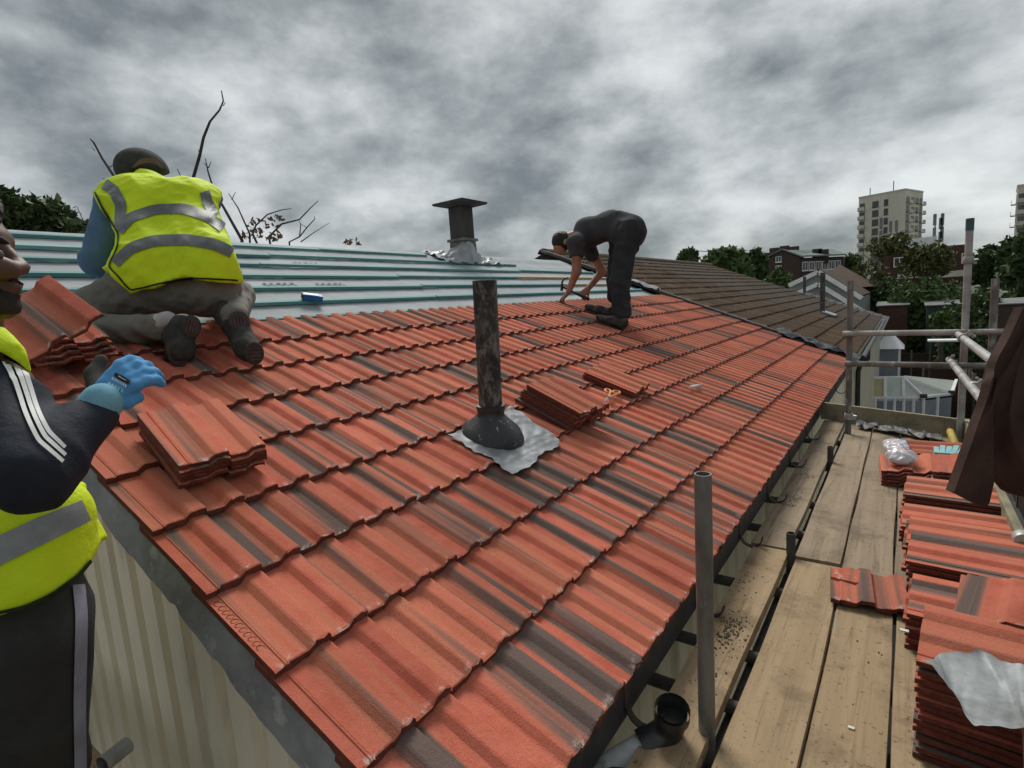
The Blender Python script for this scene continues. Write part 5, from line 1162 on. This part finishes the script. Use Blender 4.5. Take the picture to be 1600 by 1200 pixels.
# brick building with roof masts
BY = 78; c0, c1 = hy(1376, 400, BY), hy(1523, 383, BY); Hb = hy(1450, 386, BY)[2]
bb = thing('brick_building', 'brown flat roofed brick building with phone masts on its roof', 'building', (c0[0], BY, 0))
mb = MB(); mb.prism([(c0[0], BY, 0), (c1[0], BY+2, 0), (c1[0], BY+14, 0), (c0[0], BY+14, 0)], (0, 0, Hb)); mb.build('wall', BRICK2, bb, org=(c0[0], BY, 0))
w0, w1 = hy(1396, 381, BY-.5), hy(1464, 367, BY-.5); mb = MB(); mb.prism([(w0[0], BY-.3, Hb-.1), (w1[0], BY-.3, Hb-.1), (w1[0], BY+6, Hb-.1), (w0[0], BY+6, Hb-.1)], (0, 0, hy(1430, 374, BY)[2]-Hb+.2)); mb.build('roof_edge', WHITEP, bb, org=(c0[0], BY, 0))
for q in ((1436, 430), (1500, 428)):
    a = hy(q[0]-34, q[1]+6, BY-.6); b_ = hy(q[0]+24, q[1]+2, BY-.6); mb = MB(); mb.prism([(a[0], BY-.4, a[2]), (b_[0], BY-.4, b_[2]), (b_[0], BY-.4, b_[2]+.7), (a[0], BY-.4, a[2]+.6)], (0, .3, 0)); mb.build('band', CONC, bb, org=(c0[0], BY, 0))
for (px_, py_) in ((1396, 418), (1434, 408), (1470, 410), (1502, 412)): p = hy(px_, py_, BY); win(bb, (c0[0], BY), (1, 0), (0, -1), p[0]-c0[0], 1.1, p[2], 1.1, sill=False)
for (x, y0, y1) in ((1461, 378, 334), (1473, 376, 333), (1470, 378, 340), (1377, 392, 340), (1392, 378, 345), (1401, 378, 344)):
    a, b_ = hy(x, y0, BY+3), hy(x, y1, BY+3); mb = MB(); mb.tube([a, b_], .07, 6); 
    for dz in (0, -1.5): mb.box((b_[0]-.16, b_[1]-.2, b_[2]-1.3+dz), (b_[0]+.16, b_[1]-.02, b_[2]+dz-.05))
    mb.build('mast', mat('grey_mast', (.2, .21, .22), rough=.5, metal=.3), bb, org=a)
# low brown flats with gable and green-grey roof
LY = 88; q0, q1, q2 = hy(1183, 412, LY), hy(1222, 392, LY), hy(1249, 402, LY); fl = thing('flats', 'low brown brick flats with a grey green roof and white windows', 'building', (q0[0], LY, 0))
mb = MB(); mb.prism([(q0[0], LY, 0), (q2[0], LY, 0), (q2[0], LY, q2[2]), (q1[0], LY, q1[2]), (q0[0], LY, q0[2])], (.0, 10, 0)); mb.build('gable_wall', BRICK, fl, org=(q0[0], LY, 0))
e1 = hy(1320, 407, LY+10); mb = MB(); mb.prism([(q2[0], LY+.2, 0), (e1[0], LY+8, 0), (e1[0], LY+16, 0), (q2[0], LY+9, 0)], (0, 0, q2[2]-.1)); mb.build('wall', BRICK, fl, org=(q0[0], LY, 0))
GRN = mat('grey_green_roof', (.18, .22, .21), (.14, .175, .165), 1, rough=.7)
mb = MB(); mb.prism([(q0[0]-.4, LY-.2, q0[2]), (q1[0], LY-.2, q1[2]+.1), (q1[0], LY+10, q1[2]+.1), (q0[0]-.4, LY+10, q0[2])], (0, 0, .2)); mb.prism([(q1[0], LY-.2, q1[2]+.1), (q2[0]+.3, LY-.2, q2[2]), (e1[0]+.4, LY+7.5, q2[2]), (e1[0]-2, LY+12, q1[2]+.1), (q1[0], LY+10, q1[2]+.1)], (0, 0, .2)); mb.build('roof', GRN, fl, org=(q0[0], LY, 0))
ud = np.array([e1[0]-q2[0], 8-.2]); ul = np.linalg.norm(ud); ud /= ul; un = np.array([ud[1], -ud[0]])
for z in (q2[2]-1.9, q2[2]-4.6, q2[2]-7.3):
    for i in range(6): win(fl, (q2[0], LY+.2), ud, un, .5+i*(ul-1)/6, 1.15, z, 1.25)
for (px_, py_) in ((1212, 410), (1212, 424)): p = hy(px_, py_, LY); win(fl, (q0[0], LY), (1, 0), (0, -1), p[0]-q0[0], .75, p[2], .8)
for px_, py_ in ((1195, 398), (1210, 390), (1226, 387), (1241, 388), (1277, 392), (1287, 393)): p = hy(px_, py_+8, LY+5); MB().box((p[0]-.6, LY+4.4, p[2]-1), (p[0]+.6, LY+5.6, p[2]+1.0)).build('chimney', BRICK, fl, org=p)
# terrace roofs beyond the neighbour
GSL = mat('dark_grey_roof_tiles', (.085, .085, .085), (.06, .06, .062), 3, (1, 1, 1), .8, .3, 12); RBR = mat('russet_roof_tiles', (.085, .052, .036), (.065, .042, .03), 3, rough=.85, bmp=.3)
def row_house(name, label, y0, y1, dz, rk, rm, wm_, tiles=True):
    th = thing(name, label, 'house', (-3, y0, 0)); r_ = RP(rk, 0); mb = MB(); sec = [(-.85, y0, 0), (-.85, y0, 4.9+dz), (r_[0], y0, r_[2]-.2+dz), (2*r_[0]+.85, y0, 4.9+dz), (2*r_[0]+.85, y0, 0)]
    mb.prism(sec, (0, y1-y0, 0)); mb.build('wall', wm_, th, org=(-3, y0, 0)); e_ = RP(5, 0); n_ = int(5-rk)
    for c in range(n_):                          # each course of tiles a lapped strip
        a, b_ = RP(5-c, y0-.02, .02), RP(5-c-1.15, y0-.02, -.008); mb = MB(); mb.prism([a+(0, 0, dz), b_+(0, 0, dz), b_+(0, 0, dz)-NR*.03, a+(0, 0, dz)-NR*.03], (0, y1-y0+.04, 0)); mb.build('tile_course', rm, th, org=(-3, y0, 0))
    mb = MB(); a = np.array([2*r_[0]-e_[0], y0, e_[2]+dz]); mb.prism([RP(rk, y0, .0)+(0, 0, dz), a, a-(0, 0, .06), RP(rk, y0, -.06)+(0, 0, dz)], (0, y1-y0, 0)); mb.build('rear_slope', rm, th, org=(-3, y0, 0)); return th
h2 = row_house('grey_roofed_house', 'house with dark grey tiled roof stepping down beyond the old brown roof', NY1+.05, 31.5, -.55, -6.0, GSL, mat('pale_render', (.5, .48, .42), rough=.85))
p = hit(1257, 456, P0-(0, 0, .55), NR); mb = MB(); mb.tube([p-(0, 0, .1), p+np.array([0, 0, .75])], .07, 10); mb.build('vent_pipe', PIPE, h2, 50, org=p)
# white gabled house
WY = 40; ap, gl_, gr_ = hy(1279, 425, WY), hy(1233, 446, WY), hy(1347, 466, WY); wh = thing('white_gabled_house', 'house with white bargeboards on its gable and russet roof behind', 'house', (ap[0], WY, 0))
gz = gl_[2]; mb = MB(); mb.prism([(gl_[0], WY, 0), (gr_[0], WY, 0), (gr_[0], WY, gr_[2]), (ap[0], WY, ap[2]), (gl_[0], WY, gl_[2])], (0, 9, 0)); mb.build('wall', mat('dull_render', (.25, .26, .26), (.19, .2, .2), 2, rough=.85), wh, org=(ap[0], WY, 0))
for off in (0, .75):
    for e_ in (gl_, gr_): mb = MB(); mb.bar(ap+(0, -.15+off*.05, -off), e_+(0, -.15+off*.05, -off), .12, .26, (0, 0, 1)); mb.build('bargeboard', WHITEP, wh, org=(ap[0], WY, 0))
for e_ in (gl_, gr_): mb = MB(); mb.prism([ap+(0, 0, .12), e_+(0, 0, .12), e_+(0, 0, .2), ap+(0, 0, .2)], (0, 9.5, 0)); mb.build('roof', RBR, wh, org=(ap[0], WY, 0))
ra = hy(1312, 413, WY+14); rb_, rc_ = hy(1352, 448, WY+10), hy(1280, 442, WY+10); ruh = thing('russet_roofed_house', 'low house with russet hipped roof behind the white bargeboards', 'house', (ra[0], WY+14, 0))
mb = MB(); mb.prism([(rc_[0], WY+10, 0), (rb_[0], WY+10, 0), (rb_[0], WY+18, 0), (rc_[0], WY+18, 0)], (0, 0, rb_[2])); mb.build('wall', BRICK2, ruh, org=(ra[0], WY+14, 0))
mb = MB(); mb.add([(rc_[0]-.5, WY+9.5, rb_[2]), (rb_[0]+.5, WY+9.5, rb_[2]), (rb_[0]+.5, WY+18.5, rb_[2]), (rc_[0]-.5, WY+18.5, rb_[2]), tuple(ra)], [(0, 1, 4), (1, 2, 4), (2, 3, 4), (3, 0, 4), (0, 3, 2, 1)]); mb.build('roof', RBR, ruh, org=(ra[0], WY+14, 0))
# gutter and black downpipe on the neighbour's corner
mb = MB(); gx = RP(5, 0)[0]+.05; mb.tube([(gx, NY0+1.2, 5.06), (gx, NY1, 5.06)], .055, 8); mb.build('gutter', BPV, nb, 50, org=(gx, 12, 5))
yd = 12.6; mb = MB(); mb.tube([(gx, yd, 5.03), (gx, yd, 4.85), (gx-.12, yd-.05, 4.72), (-.74, yd-.05, 4.6), (-.74, yd-.05, 1.0)], .045, 10); mb.build('downpipe', BPV, nb, 50, org=(-.74, yd, 0))
# white porch tower with pitched cap
py_ = 27.0; pw0, pw1 = hy(1372, 560, py_), hy(1407, 560, py_); pr_ = thing('white_bay', 'white framed bay with a pale pitched cap and grey glass beyond the downpipe', 'bay', ((pw0[0]+pw1[0])/2, py_, 0))
zt, zm = hy(1395, 545, py_)[2], hy(1395, 528, py_)[2]; zb = hy(1395, 592, py_)[2]; X0, X1 = pw0[0]-.05, pw1[0]; o_ = wloc(pr_)
mb = MB(); mb.box((X0, py_, 0), (X1, py_+1.5, zb)); mb.build('base', WHITED, pr_, org=o_)
for x in (X0, X1-.08): MB().box((x, py_, zb), (x+.08, py_+.08, zt)).build('post', WHITED, pr_, org=o_); MB().box((x, py_+1.42, zb), (x+.08, py_+1.5, zt)).build('post', WHITED, pr_, org=o_)
MB().box((X0+.08, py_+.03, zb), (X1-.08, py_+.05, zt)).build('pane', mat('grey_glass', (.20, .22, .24), (.28, .30, .32), .8, rough=.15, spec=.6, fine=0), pr_, org=o_)
MB().box((X0+.03, py_+.08, zb), (X0+.05, py_+1.42, zt)).build('pane', MATS['grey_glass'], pr_, org=o_); MB().box((X1-.05, py_+.08, zb), (X1-.03, py_+1.42, zt)).build('pane', MATS['grey_glass'], pr_, org=o_)
mb = MB(); xm = (X0+X1)/2; mb.add([(X0-.12, py_-.12, zt), (X1+.12, py_-.12, zt), (X1+.12, py_+1.62, zt), (X0-.12, py_+1.62, zt), (xm-.2, py_+.5, zm), (xm+.2, py_+.5, zm), (xm+.2, py_+1.1, zm), (xm-.2, py_+1.1, zm)], [(0, 1, 5, 4), (1, 2, 6, 5), (2, 3, 7, 6), (3, 0, 4, 7), (4, 5, 6, 7), (3, 2, 1, 0)]); mb.build('roof', WHITED, pr_, org=o_)
# conservatory: white bars and glass roof panels, each pane its own
cz = 3.0; ez_ = 2.38; cv = thing('conservatory', 'white framed conservatory with pale glass roof below the end toe board', 'conservatory', (0, 16.5, 0)); o_ = wloc(cv)
FRP = [hz(1352, 622, ez_), hz(1383, 622.5, ez_), hz(1412, 622, ez_), hz(1443, 621.5, ez_), hz(1487, 616, ez_)]; TOP = [hz(1359, 591, cz), hz(1383, 591, cz), hz(1411, 591, cz), hz(1411, 591, cz), hz(1413, 590.5, cz)]
BK = hz(1488, 600, ez_)
PG = mat('pale_roof_glass', (.50, .53, .46), (.42, .45, .39), 1.2, rough=.2, spec=.5, fine=.02); PG2 = mat('tan_roof_glass', (.45, .38, .22), (.40, .34, .20), 1.2, rough=.3, fine=.02)
for i in range(4):
    q = [FRP[i], FRP[i+1], TOP[i+1], TOP[i]] if i != 2 else [FRP[2], FRP[3], TOP[2]]
    mb = MB(); mb.prism(q, (0, 0, -.03)); mb.build('roof_pane', PG2 if i == 0 else PG, cv, org=o_)
mb = MB(); mb.prism([FRP[4], FRP[4]+np.array([.3, 3.2, 0]), TOP[4]+np.array([0, .6, 0]), TOP[4]], (0, 0, -.03)); mb.build('roof_pane', PG, cv, org=o_)
for a, b_ in list(zip(FRP, TOP))+[(TOP[0], TOP[4])]+list(zip(FRP[:-1], FRP[1:]))+[(FRP[4], FRP[4]+np.array([.3, 3.2, 0]))]: mb = MB(); mb.bar(a+np.array([0, 0, .02]), b_+np.array([0, 0, .02]), .09, .08); mb.build('glazing_bar', WHITED, cv, org=o_)
for a, b_ in zip(FRP[:-1], FRP[1:]):
    for s_ in range(2):
        p, q = a+(b_-a)*(s_/2), a+(b_-a)*((s_+1)/2); mb = MB(); mb.prism([p-(0, 0, .1), q-(0, 0, .1), q-(0, 0, 1.5), p-(0, 0, 1.5)], (0, .03, 0)); mb.build('pane', MATS['grey_glass'], cv, org=o_)
        mb = MB(); mb.tube([p-(0, 0, ez_), p], .05, 6); mb.build('frame_post', WHITED, cv, org=o_)
    mb = MB(); mb.prism([a-(0, 0, 1.5), b_-(0, 0, 1.5), np.array([b_[0], b_[1], 0]), np.array([a[0], a[1], 0])], (0, .1, 0)); mb.build('dwarf_wall', WHITED, cv, org=o_)
for i in (3, 4): p = FRP[i]+np.array([0, -.03, .05]); MB().box((p[0]-.1, p[1]-.08, p[2]-.04), (p[0]+.1, p[1]+.08, p[2]+.08)).build('end_cap', DARKTRIM, cv, org=p)
# fences of dark panels across the gardens, with posts
FEN = mat('dark_brown_fence', (.055, .034, .026), (.035, .023, .018), 4, (6, 6, .3), .9, .3, fine=.3); FPO = mat('grey_fence_post', (.16, .15, .135), rough=.9)
for i, (Y, x0, x1, hgt, lb) in enumerate(((24, 2.4, 16, 1.85, 'near dark fence seen beneath the lower guard rail'), (30, .6, 20, 1.8, 'second dark fence across the gardens'), (35.5, .8, 24, 1.75, 'third dark fence across the gardens, behind the second'), (42.5, -1.5, 28, 1.8, 'farthest dark fence in front of the low hedge'))):
    fn = thing('fence', lb, 'fence', (x0, Y, 0)); x = x0
    while x < x1:
        mb = MB(); mb.box((x+.05, Y-.02, .05), (x+1.78, Y+.02, hgt-.05))
        for zz3 in (.35, .95, hgt-.12): mb.box((x+.05, Y-.05, zz3-.04), (x+1.78, Y-.022, zz3+.04))
        mb.build('panel', FEN, fn, org=(x, Y, 0)); MB().box((x-.05, Y-.05, 0), (x+.045, Y+.05, hgt+.1)).build('post', FPO, fn, org=(x, Y, 0)); x += 1.83
fn = thing('fence', 'dark fence running away beside the conservatory garden', 'fence', (2.6, 14, 0))
y = 12
while y < 42: MB().box((2.58, y+.05, .05), (2.62, y+1.78, 1.8)).build('panel', FEN, fn, org=(2.6, y, 0)); MB().box((2.55, y-.05, 0), (2.65, y+.045, 1.9)).build('post', FPO, fn, org=(2.6, y, 0)); y += 1.83
# sheds and clutter
def shed(label, x0, y0, x1, ytop, Y, d, wm_, rm, cat='shed'):
    a, b_ = hy(x0, y0, Y), hy(x1, y0, Y); zt_ = hy((x0+x1)/2, ytop, Y)[2]; s_ = thing('garden_shed', label, cat, ((a[0]+b_[0])/2, Y, 0)); o_ = wloc(s_)
    MB().box((a[0], Y, 0), (b_[0], Y+d, zt_-.25)).build('wall', wm_, s_, org=o_); mb = MB(); mb.prism([(a[0]-.12, Y-.12, zt_-.25), (b_[0]+.12, Y-.12, zt_-.25), (b_[0]+.12, Y+d+.1, zt_-.05), (a[0]-.12, Y+d+.1, zt_-.05)], (0, 0, .06)); mb.build('roof', rm, s_, org=o_)
    w = (b_[0]-a[0]); MB().box((a[0]+w*.3, Y-.03, .1), (a[0]+w*.3+min(.8, w*.3), Y-.002, 1.9)).build('door', FEN, s_, org=o_)
FELT = mat('grey_felt_roof', (.20, .205, .20), (.15, .155, .15), 2, rough=.85)
shed('white walled shed behind the grey roofed house', 1394, 505, 1412, 485, 62, 3, WHITEP, WHITEP)
shed('green shed with pale roof in front of the hedge', 1448, 490, 1500, 471, 44, 2, mat('green_shed', (.05, .08, .07), rough=.8), FELT)
shed('dark shed with grey felt roof at the right edge', 1558, 490, 1625, 468, 41, 3, BRICK, FELT)
shed('low brown shed left of the green shed', 1372, 490, 1418, 472, 45, 2, BRICK2, FELT)
shed('small dark shed behind the round shrub', 1500, 505, 1545, 488, 43, 2, FEN, FELT)
# pale garden table beside a bin
gt_ = hy(1480, 531, 31.5); tb_ = thing('garden_table', 'pale garden table with dark legs behind the upper guard rail', 'table', (gt_[0], 31.5, 0)); o_ = wloc(tb_)
MB().box((gt_[0]-.7, 31.1, gt_[2]-.05), (gt_[0]+.7, 31.9, gt_[2]+.02)).build('table_top', WHITEP, tb_, org=o_)
for sx in (-.6, .6):
    for sy in (31.2, 31.8): MB().box((gt_[0]+sx-.03, sy-.03, 0), (gt_[0]+sx+.03, sy+.03, gt_[2]-.05)).build('leg', DKTUBE, tb_, org=o_)
# thin aerial on the old roof's ridge line
ae = hy(1077, 408, 24); at_ = thing('roof_aerial', 'thin television aerial above the ridge of the old roof', 'aerial', tuple(ae-(0, 0, 1)))
mb = MB(); mb.tube([ae-(0, 0, 6), hy(1077, 388, 24)], .025, 6); mb.build('mast', DKTUBE, at_, org=wloc(at_)); mb = MB(); a, b_ = hy(1077, 391, 24), hy(1130, 395, 24); mb.tube([a, b_], .015, 5)
for i in range(8): q = a+(b_-a)*(i/7); mb.tube([q-(0, .3, 0), q+np.array([0, .3, 0])], .01, 4)
mb.build('elements', DKTUBE, at_, org=wloc(at_))
